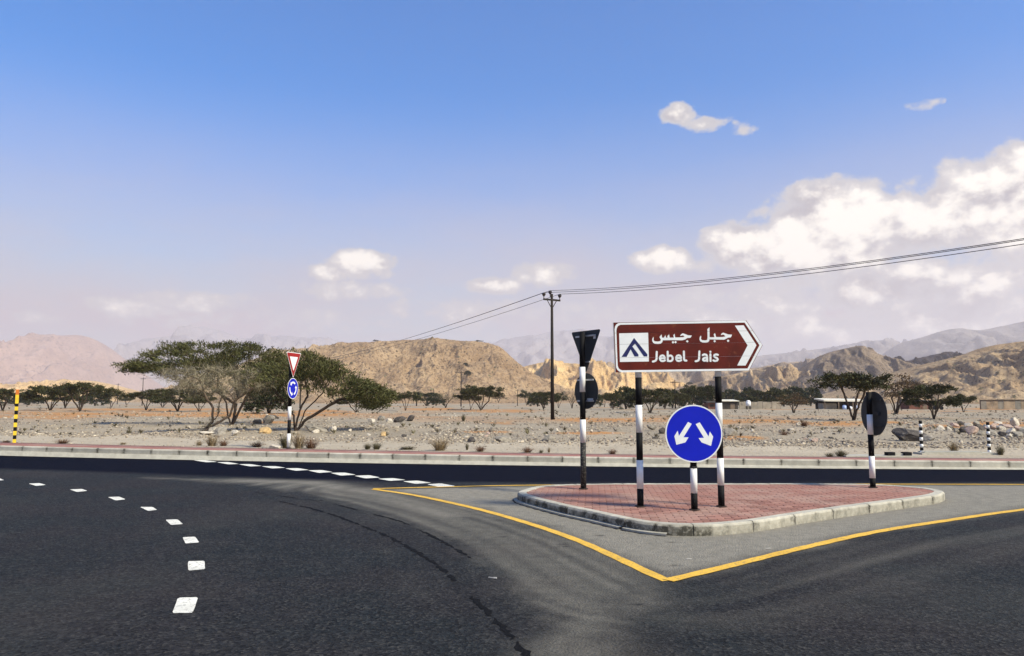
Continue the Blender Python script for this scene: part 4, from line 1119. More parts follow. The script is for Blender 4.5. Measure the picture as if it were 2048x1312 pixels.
power_pole(203, 796, 771, 'smallest far utility pole at the left', detailed=False, Y=460, arm=2.2, r=.2)
power_pole(323, 800, 776, 'short far post behind the left edge of the big acacia', detailed=False, Y=300, arm=0, r=.14)
power_pole(922, 813, 742, 'utility pole in front of the mesa', detailed=False, Y=205, arm=2.0, r=.17)
power_pole(867, 806, 777, 'small post below the mesa beside the date palm', detailed=False, Y=290, arm=0, r=.16)
power_pole(1035, 806, 779, 'small post below the right shoulder of the mesa', detailed=False, Y=290, arm=1.6, r=.16)
power_pole(1351, 822, 760, 'utility pole seen between the posts of the brown sign', detailed=False, Y=150, arm=2.0, r=.13, ang=R(10))
def wire_span(a, b, sag, n=28):
    return [a.lerp(b, i / n) - Vector((0, 0, sag * 4 * (i / n) * (1 - i / n))) for i in range(n + 1)]
dirv = (P0 - e1[1]); dirv.z = 0
for k, lab in enumerate(('leftmost of the three overhead wires strung over the tall pole', 'middle one of the three overhead wires strung over the tall pole', 'rightmost of the three overhead wires strung over the tall pole')):
    near = e0[1] + (e0[k] - e0[1]) * 0.12 + Vector((40, -60, 0.3))
    pts = wire_span(near, e0[k], 2.0)[:-1] + wire_span(e0[k], e1[k], 0.9)[:-1] + wire_span(e1[k], e2[k], 1.0)
    m = MB(); n = len(pts)
    rr = [0.016 if (p - e0[k]).length < 50 and p.y < e0[k].y + 1 else 0.018 for p in pts]
    V = []
    for i, p in enumerate(pts):
        t = (pts[min(n - 1, i + 1)] - pts[max(0, i - 1)]).normalized(); a = t.cross(Vector((0, 0, 1))).normalized(); b = a.cross(t)
        V += [p + a * rr[i], p + b * rr[i], p - a * rr[i], p - b * rr[i]]
    m.add(V, [(i * 4 + j, i * 4 + (j + 1) % 4, i * 4 + 4 + (j + 1) % 4, i * 4 + 4 + j) for i in range(n - 1) for j in range(4)])
    tag(m.build('overhead_wire', 'wire', fix=False), lab, 'wire', 'overhead wires')

# ---------------------------------------------------------------- vegetation
def leaf_mat(name, lo, mid, hi, trans=0.25):
    m, t, b = new_mat(name)
    f = t.attr('tint')
    t.link(t.ramp(f, [(0.0, lo), (0.5, mid), (1.0, hi)]), b.inputs['Base Color'])
    b.inputs['Roughness'].default_value = 0.7; b.inputs['Specular IOR Level'].default_value = 0.15
leaf_mat('acacia_leaf', (0.022, 0.025, 0.008), (0.058, 0.060, 0.020), (0.135, 0.130, 0.050))
leaf_mat('far_acacia_leaf', (0.010, 0.012, 0.005), (0.030, 0.033, 0.012), (0.075, 0.075, 0.028))
leaf_mat('olive_leaf', (0.022, 0.022, 0.009), (0.052, 0.050, 0.020), (0.10, 0.095, 0.042))
leaf_mat('brown_leaf', (0.055, 0.036, 0.020), (0.10, 0.065, 0.035), (0.16, 0.11, 0.06))
leaf_mat('dark_leaf', (0.012, 0.018, 0.008), (0.025, 0.034, 0.014), (0.05, 0.06, 0.025))
leaf_mat('grey_twig', (0.10, 0.088, 0.056), (0.20, 0.175, 0.115), (0.33, 0.285, 0.195))
leaf_mat('dry_grass', (0.10, 0.07, 0.04), (0.22, 0.16, 0.09), (0.36, 0.28, 0.16))
leaf_mat('dry_scrub', (0.05, 0.04, 0.022), (0.10, 0.085, 0.045), (0.17, 0.15, 0.08))
leaf_mat('rust_scrub', (0.06, 0.03, 0.02), (0.12, 0.06, 0.035), (0.20, 0.11, 0.06))
simple('acacia_bark', (0.055, 0.038, 0.027), 0.9, 0.25, 6, bump=0.6, bscale=18)
simple('pale_bark', (0.15, 0.11, 0.078), 0.9, 0.25, 6, bump=0.6, bscale=18)

def colonise(att, nodes, par, step, infl, kill, iters=120, up=0.05):
    nodes = [np.array(n, float) for n in nodes]; par = list(par)
    att = np.array(att, float); alive = np.ones(len(att), bool)
    for it in range(iters):
        if not alive.any(): break
        N = np.array(nodes); A = att[alive]
        d = ((A[:, None, :] - N[None]) ** 2).sum(-1); j = d.argmin(1); dm = np.sqrt(d[np.arange(len(A)), j])
        use = dm < infl
        if not use.any(): infl *= 1.6; continue
        dirs = {}
        for k in np.nonzero(use)[0]:
            v = (A[k] - N[j[k]]) / (dm[k] + 1e-9); dirs.setdefault(int(j[k]), []).append(v)
        added = 0
        for q, vs in dirs.items():
            v = np.sum(vs, 0); v = v / (np.linalg.norm(v) + 1e-9) + rng.normal(0, 0.16, 3); v[2] += up; v /= np.linalg.norm(v)
            p = nodes[q] + v * step
            nodes.append(p); par.append(q); added += 1
        N2 = np.array(nodes[-added:])
        ai = np.nonzero(alive)[0]; dd = np.sqrt(((att[ai][:, None] - N2[None]) ** 2).sum(-1)).min(1)
        alive[ai[dd < kill]] = False
    return np.array(nodes), np.array(par)

def branch_mesh(name, nodes, par, rtip, power=2.3, sides=5, rmax=9):
    n = len(nodes); kids = [[] for _ in range(n)]
    for i, p in enumerate(par):
        if p >= 0: kids[p].append(i)
    acc = np.zeros(n)
    for i in range(n - 1, -1, -1):
        acc[i] = 1.0 if not kids[i] else sum(acc[k] for k in kids[i])
    rad = np.minimum(rmax, rtip * acc ** (1 / power))
    V, Fs = [], []
    for i in range(n):
        p = par[i]
        if p < 0: continue
        a, b = nodes[p], nodes[i]; d = b - a; L = np.linalg.norm(d); d = d / (L + 1e-9)
        x = np.cross(d, (0.31, 0.9, 0.2)); x /= np.linalg.norm(x) + 1e-9; y = np.cross(d, x)
        r0, r1 = min(rad[p], rad[i] * 1.25), rad[i]
        s = sides if r1 > rtip * 2.2 else 3
        o = len(V); th = 2 * np.pi * np.arange(s) / s
        ring = np.cos(th)[:, None] * x + np.sin(th)[:, None] * y
        V += list(a - d * r0 * .3 + ring * r0) + list(b + ring * r1)
        for k in range(s):
            Fs.append((o + k, o + (k + 1) % s, o + s + (k + 1) % s, o + s + k))
    me = bpy.data.meshes.new(name); me.from_pydata([tuple(v) for v in V], [], Fs)
    for pl in me.polygons: pl.use_smooth = True
    tips = [i for i in range(n) if not kids[i]]
    return me, rad, tips

def sprays(name, centres, spread, size, per, flat=0.6, aspect=3.2, tint_z=None, outward=None):
    """many small leaf-sized faces scattered about the centres"""
    C = np.repeat(np.asarray(centres, float), per, axis=0); n = len(C)
    clump = np.repeat(rng.random(len(centres)), per)
    off = rng.normal(0, 1, (n, 3)) * np.array([spread, spread, spread * flat]); C = C + off
    d = rng.normal(0, 1, (n, 3)); d[:, 2] = d[:, 2] * 0.6 + 0.25
    if outward is not None:
        o = C - np.asarray(outward); o /= np.linalg.norm(o, axis=1, keepdims=True) + 1e-9; d = d * 0.6 + o * 1.0
    d /= np.linalg.norm(d, axis=1, keepdims=True)
    e = np.cross(d, rng.normal(0, 1, (n, 3))); e /= np.linalg.norm(e, axis=1, keepdims=True) + 1e-9
    s = (size * rng.uniform(0.5, 1.4, n))[:, None]; w = s / aspect
    V = np.stack([C - d * s * .5 - e * w * .25, C - d * s * .1 + e * w * .5, C + d * s * .5, C - d * s * .1 - e * w * .5], 1).reshape(-1, 3)
    Fs = np.arange(n * 4).reshape(-1, 4)
    me = np_mesh(name, V, Fs)
    t = np.clip(0.05 + 0.55 * clump + 0.45 * rng.random(n), 0, 1)
    vattr(me, 'tint', np.repeat(t, 4))
    return me

def twig_mesh(name, nodes, idx, length, per, thick, droop=0.0):
    C = np.repeat(nodes[idx], per, axis=0); n = len(C)
    d = rng.normal(0, 1, (n, 3)); d[:, 2] += 0.2 - droop; d /= np.linalg.norm(d, axis=1, keepdims=True)
    e = np.cross(d, rng.normal(0, 1, (n, 3))); e /= np.linalg.norm(e, axis=1, keepdims=True) + 1e-9
    L = length * rng.uniform(.4, 1.3, n)[:, None]
    mid = C + d * L * .55 + rng.normal(0, .12, (n, 3)) * L
    V = np.stack([C - e * thick, C + e * thick, mid + e * thick * .6, C + d * L, mid - e * thick * .6], 1).reshape(-1, 3)
    k = np.arange(n) * 5
    Fs = np.concatenate([np.stack([k, k + 1, k + 2, k + 4], -1), np.stack([k + 4, k + 2, k + 3, k + 3], -1)])
    me = bpy.data.meshes.new(name); me.from_pydata([tuple(v) for v in V], [], [tuple(f) for f in Fs[:n]] + [tuple(f[:3]) for f in Fs[n:]])
    vattr(me, 'tint', np.repeat(rng.random(n), 5)); return me

def trunk_stems(stems, step):
    """stems: list of polylines [(x,y,z),...] all starting near the ground -> nodes and parents"""
    nodes, par = [], []
    for s in stems:
        s = [np.array(p, float) for p in s]; prev = -1
        for a, b in zip(s, s[1:]):
            m = max(1, int(np.linalg.norm(b - a) / step))
            for k in range(m + (1 if False else 0)):
                nodes.append(a + (b - a) * k / m + (rng.normal(0, step * .08, 3) if prev >= 0 else 0)); par.append(prev); prev = len(nodes) - 1
        nodes.append(s[-1]); par.append(prev)
    return nodes, par

# --- the big acacias, each grown inside its own outline (metres from its foot; x right, z up)
def big_acacia(name, foot, label, stems, crown_pts, n_att, leaf, leafless=None, thick=1.0, leaf_per=25, lsize=0.15, bark='acacia_bark', depth=1.6, seed=1, part='crown', twig_len=0.45):
    """crown_pts: list of (x_px, top_row, bottom_row) along the crown"""
    f = on_desert(*foot); s = f.y / F
    root = empty(name, f, label, 'tree', 'acacias of the wadi')
    xs = np.array([(c[0] - foot[0]) * s for c in crown_pts]); zt = np.array([(foot[1] - c[1]) * s for c in crown_pts]); zb = np.array([(foot[1] - c[2]) * s for c in crown_pts])
    mid = (xs[0] + xs[-1]) / 2; half = (xs[-1] - xs[0]) / 2
    att = []; clumps = []
    while len(att) < n_att:
        x = rng.uniform(xs[0], xs[-1]); t, b = np.interp(x, xs, zt), np.interp(x, xs, zb)
        hw = depth * half * math.sqrt(max(0.03, 1 - ((x - mid) / half) ** 2)) * .8
        y = rng.uniform(-hw, hw); q = abs(y) / hw
        t2 = t - (t - b) * .55 * q * q; b2 = b + (t - b) * 0.15 * q
        if t2 <= b2: continue
        z = t2 - (t2 - b2) * rng.random() ** 1.7
        if len(clumps) < n_att // 10: clumps.append((x, y, z)); att.append((x, y, z)); continue
        c = clumps[int(rng.integers(len(clumps)))]
        q = np.array(c) + rng.normal(0, 1, 3) * np.array([.46, .46, .12])
        if xs[0] + .25 < q[0] < xs[-1] - .1 and np.interp(q[0], xs, zb) - .1 < q[2] < np.interp(q[0], xs, zt) + .05: att.append(tuple(q))
    nodes, par = trunk_stems([[(x * s, y, z * s) for x, y, z in st] for st in stems], 0.14)
    nodes, par = colonise(att, nodes, par, 0.16, 1.6, 0.24, 130)
    me, rad, tips = branch_mesh('trunk', nodes, par, 0.0085 * thick, 2.15, 6, 0.24)
    link('trunk', me, bark, root)
    if leaf:
        A = np.array(att); A = A[rng.random(len(A)) < 1.0]
        C = np.concatenate([A, nodes[tips]])
        # leaves only along the outer shell; the inside stays open
        me = sprays('crown', C, 0.15, lsize, leaf_per, 0.5, 3.4, outward=(mid, 0, zb.mean() - 1.0))
        link(part, me, leaf, root)
    tm = twig_mesh('twigs', nodes, np.array([i for i in range(len(nodes)) if rad[i] < 0.03 * thick]), twig_len, 13 if leafless else 2, 0.008 if leafless else 0.004)
    link('twigs', tm, 'grey_twig' if leafless else 'brown_leaf', root)
    return root
big_acacia('acacia_tree', (462, 850), 'large green umbrella acacia rising behind the bare grey one',
           [[(0, 0, 0), (-8, .1, 18), (-14, .2, 45), (-30, 0, 75)], [(2, 0.1, 0), (14, 0, 25), (30, -.2, 55), (50, 0, 80)], [(0, .2, 0), (3, .5, 40), (-60, .6, 80)]],
           [(252, 733, 741), (275, 722, 745), (305, 706, 748), (340, 691, 753), (390, 684, 756), (440, 685, 758), (500, 690, 764), (560, 700, 770), (600, 714, 770)], 1150, 'acacia_leaf', depth=0.75, seed=2)
big_acacia('acacia_tree', (408, 862), 'bare grey acacia with leafless twigs in front of the green one',
           [[(-4, 0, 0), (6, 0, 10), (28, -.1, 30), (30, -.1, 55)], [(0, 0.1, 0), (14, .1, 18), (16, 0, 45), (0, 0, 70)], [(4, 0, 2), (50, 0, 30), (62, -.2, 60), (100, -.2, 85)]],
           [(325, 742, 765), (360, 733, 790), (410, 733, 805), (460, 735, 805), (510, 742, 795), (540, 752, 780)], 620, None, leafless=True, thick=0.95, bark='pale_bark', depth=0.55, seed=3, twig_len=0.42)
big_acacia('acacia_tree', (590, 862), 'spreading green acacia leaning right behind the roundabout sign',
           [[(0, 0, 0), (2, .1, 20), (8, .2, 45), (20, .3, 70), (15, .2, 100)], [(2, 0, 0), (22, -.1, 22), (50, 0, 40), (85, .1, 62), (120, 0, 66)], [(-2, .1, 0), (-6, .2, 30), (-30, .3, 62), (-45, 0, 80)], [(3, .2, 0), (16, .3, 40), (50, .3, 75)]],
           [(500, 748, 795), (540, 714, 800), (580, 702, 785), (620, 707, 785), (660, 722, 790), (700, 745, 802), (735, 764, 815), (765, 779, 818), (786, 788, 803)], 780, 'acacia_leaf', leaf_per=21, depth=0.7, seed=4)

# --- smaller acacias: a few kinds, copied
def acacia_kind(W, stems_n, n_att, thick_c, leaf, seed, per=26, ls=0.055, bare=False, round_=False, layered=False):
    """unit height; W half-width of the crown"""
    att = []; clumps = []
    while len(att) < n_att:
        if len(clumps) >= 26 and not round_:
            c = clumps[int(rng.integers(len(clumps)))]; att.append(tuple(np.array(c) + rng.normal(0, 1, 3) * np.array([.15 * W, .15 * W, .035]))); continue
        r = math.sqrt(rng.random()); a = rng.uniform(0, 2 * math.pi)
        top = 1.0 - (0.30 if not round_ else 0.55) * r ** 2.2 + 0.06 * math.sin(3 * a + seed) * r
        th = thick_c * (1 - 0.45 * r)
        z = top - th * rng.random() ** 1.4
        if layered and 0.12 < (top - z) / th < 0.3 and rng.random() < .85: continue
        att.append((W * r * math.cos(a), W * r * math.sin(a), z)); clumps.append(att[-1])
    st = []
    for k in range(stems_n):
        a = 2 * math.pi * k / stems_n + rng.uniform(-.4, .4); lean = rng.uniform(.12, .3) * W * 1.2
        st.append([(0.015 * math.cos(a), 0.015 * math.sin(a), 0), (lean * .45 * math.cos(a), lean * .45 * math.sin(a), .2), (lean * math.cos(a), lean * math.sin(a), .38 if not round_ else .3)])
    nodes, par = trunk_stems(st, 0.05)
    nodes, par = colonise(att, nodes, par, 0.05, 0.5, 0.075, 60)
    tm, rad, tips = branch_mesh('trunk', nodes, par, 0.0046, 2.1, 5, 0.06)
    tm.materials.append(MATS['acacia_bark'])
    C = np.concatenate([np.array(att), nodes[tips]])
    cm_ = sprays('crown', C, 0.045, ls, per, 0.55, 2.2, outward=(0, 0, .3)) if not bare else twig_mesh('crown', nodes, np.array([i for i in range(len(nodes)) if rad[i] < 0.012]), 0.13, 7, 0.0022)
    cm_.materials.append(MATS[leaf])
    return tm, cm_
KIND = {'umbrella': acacia_kind(0.72, 3, 190, 0.34, 'far_acacia_leaf', 1), 'wide': acacia_kind(0.95, 4, 240, 0.38, 'far_acacia_leaf', 2), 'olive': acacia_kind(0.62, 3, 190, 0.45, 'olive_leaf', 3),
        'tall': acacia_kind(0.55, 4, 230, 0.30, 'far_acacia_leaf', 4, layered=True, ls=.045, per=24), 'brown': acacia_kind(0.45, 4, 240, 0.62, 'brown_leaf', 5, per=8, ls=.045), 'bare': acacia_kind(0.55, 4, 160, 0.5, 'grey_twig', 6, bare=True),
        'dense': acacia_kind(0.75, 4, 240, 0.8, 'dark_leaf', 7, per=18, ls=.075, round_=True), 'fan': acacia_kind(0.7, 5, 230, 0.62, 'far_acacia_leaf', 8)}
KW = {'umbrella': 1.44, 'wide': 1.9, 'olive': 1.24, 'tall': 1.04, 'brown': .9, 'bare': 1.1, 'dense': 1.5, 'fan': 1.4}
def tree(kind, px, base, top, width, label, group='acacias of the wadi', name='acacia_tree', Y=None, z=None):
    if Y is None: f = on_desert(px, base)
    else: f = P(px, base, Y)
    h = 1.08 * (P(px, top, f.y).z - f.z); w = 1.2 * width * f.y / F / KW[kind]
    root = empty(name, f, label, 'tree', group, random.uniform(0, 6.28))
    root.scale = (w, w, h)
    tm, cm_ = KIND[kind]
    link('trunk', tm, None, root); link('crown', cm_, None, root)
TREES = [
 ('wide', 5, 821, 780, 74, 'dark acacia cut by the left edge of the picture'),
 ('dense', 58, 809, 789, 44, 'low dark tree just right of the yellow marker post'),
 ('fan', 100, 821, 773, 72, 'left one of the dark acacia pair near the left edge'),
 ('wide', 160, 822, 769, 96, 'right and wider one of the dark acacia pair near the left edge'),
 ('umbrella', 222, 815, 785, 48, 'small dark acacia right of the acacia pair, below two far poles'),
 ('olive', 253, 811, 793, 26, 'tiny brownish tree between the small dark acacias on the left'),
 ('umbrella', 292, 820, 783, 64, 'dark umbrella acacia at the foot of the left utility pole'),
 ('fan', 355, 823, 779, 80, 'acacia partly hidden behind the left edge of the bare grey tree'),
 ('olive', 398, 824, 790, 50, 'small tree seen through the stems of the bare grey acacia'),
 ('dense', 538, 828, 776, 80, 'dark tree with two straight trunks between the big acacias'),
 ('wide', 712, 825, 796, 66, 'low dark acacia beneath the right end of the spreading acacia'),
 ('umbrella', 811, 822, 787, 38, 'narrow umbrella acacia right of the big spreading one'),
 ('fan', 853, 812, 786, 48, 'dark fan-shaped acacia below the date palm'),
 ('bare', 891, 816, 786, 40, 'greyish thin acacia left of the pole before the mesa'),
 ('brown', 915, 806, 789, 24, 'small brown tree behind the pole before the mesa'),
 ('olive', 941, 819, 784, 34, 'smaller left stem of the twin green acacias under the mesa'),
 ('wide', 962, 820, 775, 78, 'broad bright green acacia standing alone under the mesa'),
 ('brown', 997, 805, 788, 22, 'little reddish shrub tree right of the broad green acacia'),
 ('umbrella', 1053, 811, 785, 32, 'small umbrella acacia left of the tall utility pole'),
 ('fan', 1087, 818, 785, 46, 'acacia standing just behind the tall utility pole'),
 ('umbrella', 1117, 817, 789, 28, 'small acacia right of the tall utility pole'),
 ('bare', 1144, 817, 786, 34, 'leafless pale acacia left of the sign backs'),
 ('umbrella', 1209, 814, 790, 24, 'small acacia right of the sign backs'),
 ('wide', 1226, 819, 788, 38, 'low acacia in the thicket left of the first brown sign post'),
 ('dense', 1252, 820, 777, 52, 'tallest dark tree in the thicket left of the first brown sign post'),
 ('fan', 1300, 826, 779, 66, 'dense olive acacia right of the first brown sign post'),
 ('olive', 1330, 818, 783, 34, 'thin acacia between the brown sign posts, left of the pole'),
 ('olive', 1360, 820, 786, 36, 'thin acacia between the brown sign posts, right of the pole'),
 ('wide', 1402, 818, 774, 74, 'broad olive acacia above the round blue sign'),
 ('umbrella', 1432, 812, 782, 30, 'small acacia left of the second brown sign post'),
 ('dense', 1461, 812, 781, 36, 'dark green tree right of the second brown sign post'),
 ('dense', 1498, 812, 777, 30, 'blackish rounded tree right of the white water tank'),
 ('fan', 1535, 816, 782, 64, 'olive acacia in front of the low farm wall'),
 ('dense', 1550, 813, 778, 34, 'dark tree rising behind the olive acacia of the farm'),
 ('brown', 1587, 826, 790, 46, 'brownish thin acacia standing before the farm'),
 ('dense', 1590, 812, 776, 44, 'dark leafy tree at the left of the white-roofed shed'),
 ('dense', 1622, 812, 778, 40, 'dark leafy tree touching the white-roofed shed'),
 ('dense', 30, 811, 788, 40, 'low dark tree behind the yellow marker post'),
 ('fan', 130, 816, 778, 60, 'dark acacia filling the gap between the acacia pair'),
 ('dense', 190, 812, 784, 46, 'low dark tree tucked behind the right of the acacia pair'),
 ('wide', 325, 815, 786, 50, 'low acacia between the left utility pole and the bare grey tree'),
 ('dense', 872, 812, 789, 30, 'low dark tree right of the date palm'),
 ('dense', 1075, 813, 788, 34, 'low dark tree just left of the tall utility pole'),
 ('dense', 1185, 814, 787, 34, 'dark tree seen right behind the sign backs'),
 ('fan', 1274, 818, 780, 44, 'dark acacia directly behind the first brown sign post'),
 ('dense', 1345, 816, 782, 44, 'dark tree behind the pole between the brown sign posts'),
 ('dense', 1383, 815, 781, 40, 'dark tree above the left rim of the round blue sign'),
 ('dense', 1418, 816, 779, 38, 'dark tree just left of the reddish hut'),
 ('dense', 1478, 811, 786, 28, 'low dark tree behind the white water tank'),
 ('dense', 1516, 812, 783, 36, 'dark tree over the middle of the low farm wall'),
 ('dense', 1568, 813, 781, 40, 'dark tree left of the brownish thin acacia at the farm'),
 ('tall', 1707, 841, 747, 108, 'tall flat-topped acacia left of the lone round sign back'),
 ('brown', 1792, 828, 756, 84, 'brown open-branched acacia just right of the lone round sign back'),
 ('fan', 1868, 838, 772, 78, 'green acacia with forked trunk behind the left bollard'),
 ('olive', 1927, 825, 788, 42, 'small acacia before the end of the long farm fence'),
]
for tr in TREES: tree(*tr)
# shrubs and trees on the slopes
for px, base, top, w, Y, lab in ((667, 696, 689, 10, 708, 'tiny shrub on the left brow of the mesa'), (751, 686, 680, 9, 715, 'tiny tree on the crest of the mesa where the wires vanish'), (957, 687, 681, 14, 712, 'tiny flat tree on the right crest of the mesa')):
    tree('umbrella', px, base, top, w, lab, 'trees on the slopes', Y=Y)

def on_hill(name, px, row):
    """the hill's point nearest to where the photograph shows it"""
    V = HILLS[name].reshape(-1, 3); qx, qy = to_px(V[:, 0], V[:, 1], V[:, 2])
    k = np.argmin((qx - px) ** 2 + (qy - row) ** 2 + 0.0005 * (V[:, 1] - V[:, 1].min()) ** 2 * 0)
    return Vector(V[k])
for hn, px, row, hpx, wpx, kind, lab in (('mesa', 757, 716, 12, 20, 'umbrella', 'dark tree clinging high on the mesa face'), ('mesa', 931, 733, 8, 12, 'dense', 'upper dark bush on the mesa face above the pole'), ('mesa', 935, 750, 9, 14, 'dense', 'lower dark bush on the mesa face beside the pole top'),
                                         ('low_brown_hill', 1463, 772, 14, 16, 'umbrella', 'small tree on the slope right of the second sign post'), ('low_brown_hill', 1379, 770, 6, 14, 'dense', 'flat dark bush on the slope between the sign posts'), ('conical_hill', 1590, 772, 10, 10, 'dense', 'dark bush low on the conical hill')):
    c = on_hill(hn, px, row); h = hpx * c.y / F; w = wpx * c.y / F / KW[kind]
    root = empty('acacia_tree', c, lab, 'tree', 'trees on the slopes'); root.scale = (w, w, h)
    link('trunk', KIND[kind][0], None, root); link('crown', KIND[kind][1], None, root)
# scrub dotted over the slopes: nobody could count it
def slope_scrub():
    V, Fs, T = [], [], []
    tetra = np.array([(0, 0, 1.0), (.9, 0, 0.1), (-.5, .8, 0.0), (-.5, -.8, .05), (.2, .3, .75), (-.3, -.2, .8)])
    tf = [(0, 1, 4), (4, 1, 2), (0, 4, 2), (0, 2, 5), (5, 2, 3), (0, 5, 3), (0, 3, 1)]
    for nm, cnt, smin, smax in (('mesa', 560, .6, 2.0), ('right_hill', 800, .6, 2.2), ('conical_hill', 200, .6, 1.6), ('low_brown_hill', 160, .6, 1.7), ('left_shoulder_hill', 120, .7, 1.8)):
        H = HILLS[nm]; n, m = H.shape[:2]
        for _ in range(cnt):
            i = int(rng.integers(3, int(n * .8))); j = int(rng.integers(2, m - 2)); p = H[i, j]
            if p[2] < 1: continue
            s = smin + (smax - smin) * rng.random() ** 3; a = rng.uniform(0, 6.28); c, sn = math.cos(a), math.sin(a)
            o = len(V)
            for q in tetra: V.append((p[0] + s * (q[0] * c - q[1] * sn), p[1] + s * (q[0] * sn + q[1] * c), p[2] - .2 + s * q[2] * .8))
            Fs += [tuple(o + k for k in f) for f in tf]; T += [rng.random()] * 6
    me = np_mesh('slope_scrub', V, Fs); vattr(me, 'tint', T)
    tag(link('slope_scrub', me, 'dry_scrub'), 'dark scrub dotted over the dry hillsides', 'scrub', kind='stuff')
slope_scrub()

# date palm
f = on_desert(833, 812); h = P(833, 776, f.y).z - f.z
root = empty('date_palm', f, 'small date palm peeping above the acacias below the mesa', 'tree')
MB().cyl((0, 0, 0), (0.1, 0, h * .62), 0.22, 0.16, 8).build('trunk', 'acacia_bark', root)
V, Fs = [], []
for k in range(34):
    a = rng.uniform(0, 6.28); el = rng.uniform(-.2, 1.3); L = h * .5; prev = None
    for i in range(6):
        t = i / 5; e = el - 1.3 * t * t; r = L * t * math.cos(max(-1, e)); z = h * .62 + L * t * math.sin(e); w = 0.22 * (1 - t) + .03
        o = len(V); V += [(0.1 + r * math.cos(a) - w * math.sin(a), r * math.sin(a) + w * math.cos(a), z), (0.1 + r * math.cos(a) + w * math.sin(a), r * math.sin(a) - w * math.cos(a), z)]
        if i: Fs.append((o - 2, o - 1, o + 1, o))
me = np_mesh('fronds', V, Fs); vattr(me, 'tint', rng.random(len(V))); link('fronds', me, 'acacia_leaf', root)

# --- dry tufts along the pavement and scrub in the wadi
def tuft_mesh(nb, h, spread, seed, bend=0.5):
    V, Fs, T = [], [], []
    for _ in range(nb):
        a = rng.uniform(0, 6.28); r0 = spread * .35 * math.sqrt(rng.random()); out = rng.uniform(.05, 1.0) * spread; hh = h * rng.uniform(.45, 1.0) * (1 - .35 * out / spread)
        b = np.array([r0 * math.cos(a), r0 * math.sin(a), 0]); d = np.array([math.cos(a), math.sin(a), 0]); s = np.array([-math.sin(a), math.cos(a), 0]); w = 0.013 * rng.uniform(.6, 1.5)
        tt = rng.random()
        p1 = b + d * out * .4 + np.array([0, 0, hh * .6]) + s * rng.normal(0, .02); p2 = b + d * out + np.array([0, 0, hh]) + s * rng.normal(0, .05)
        o = len(V); V += [b - s * w, b + s * w, p1 - s * w * .8, p1 + s * w * .8, p2]; Fs += [(o, o + 1, o + 3, o + 2), (o + 2, o + 3, o + 4, o + 4)]; T += [tt] * 5
        for _k in range(2):
            q = p1 + (p2 - p1) * rng.random(); dd = rng.normal(0, 1, 3); dd[2] = abs(dd[2]); dd *= .25 * h / (np.linalg.norm(dd) + 1e-6)
            o = len(V); V += [q - s * w * .7, q + s * w * .7, q + dd * .5 + s * w * .4, q + dd * .5 - s * w * .4, q + dd]; Fs += [(o, o + 1, o + 2, o + 3), (o + 3, o + 2, o + 4, o + 4)]; T += [tt] * 5
    me = bpy.data.meshes.new('tuft'); me.from_pydata([tuple(v) for v in V], [], [f if f[2] != f[3] else f[:3] for f in Fs]); vattr(me, 'tint', T); return me
TUFT = {}
for nm, mat, nb, h, sp in (('grass', 'dry_grass', 150, 1.0, .62), ('scrub', 'dry_scrub', 260, 1.0, .9), ('rust', 'rust_scrub', 200, 1.0, 1.0)):
    for v in range(2):
        me = tuft_mesh(nb, h, sp, v); me.materials.append(MATS[mat]); TUFT[nm, v] = me
def tuft(kind, px, base, top, wpx, label, name='dry_tuft'):
    p = on_desert(px, base); h = (base - top) * p.y / F; w = wpx * p.y / F
    o = link(name, TUFT[kind, random.randint(0, 1)], None, None, (p.x, p.y, p.z - .01))
    k = w / (1.3 if kind == 'grass' else 1.9)
    o.scale = (k * 1.15, k * 1.15, h * 1.25); o.rotation_euler[2] = random.uniform(0, 6.28)
    tag(o, label, 'shrub', 'dry tufts along the pavement')
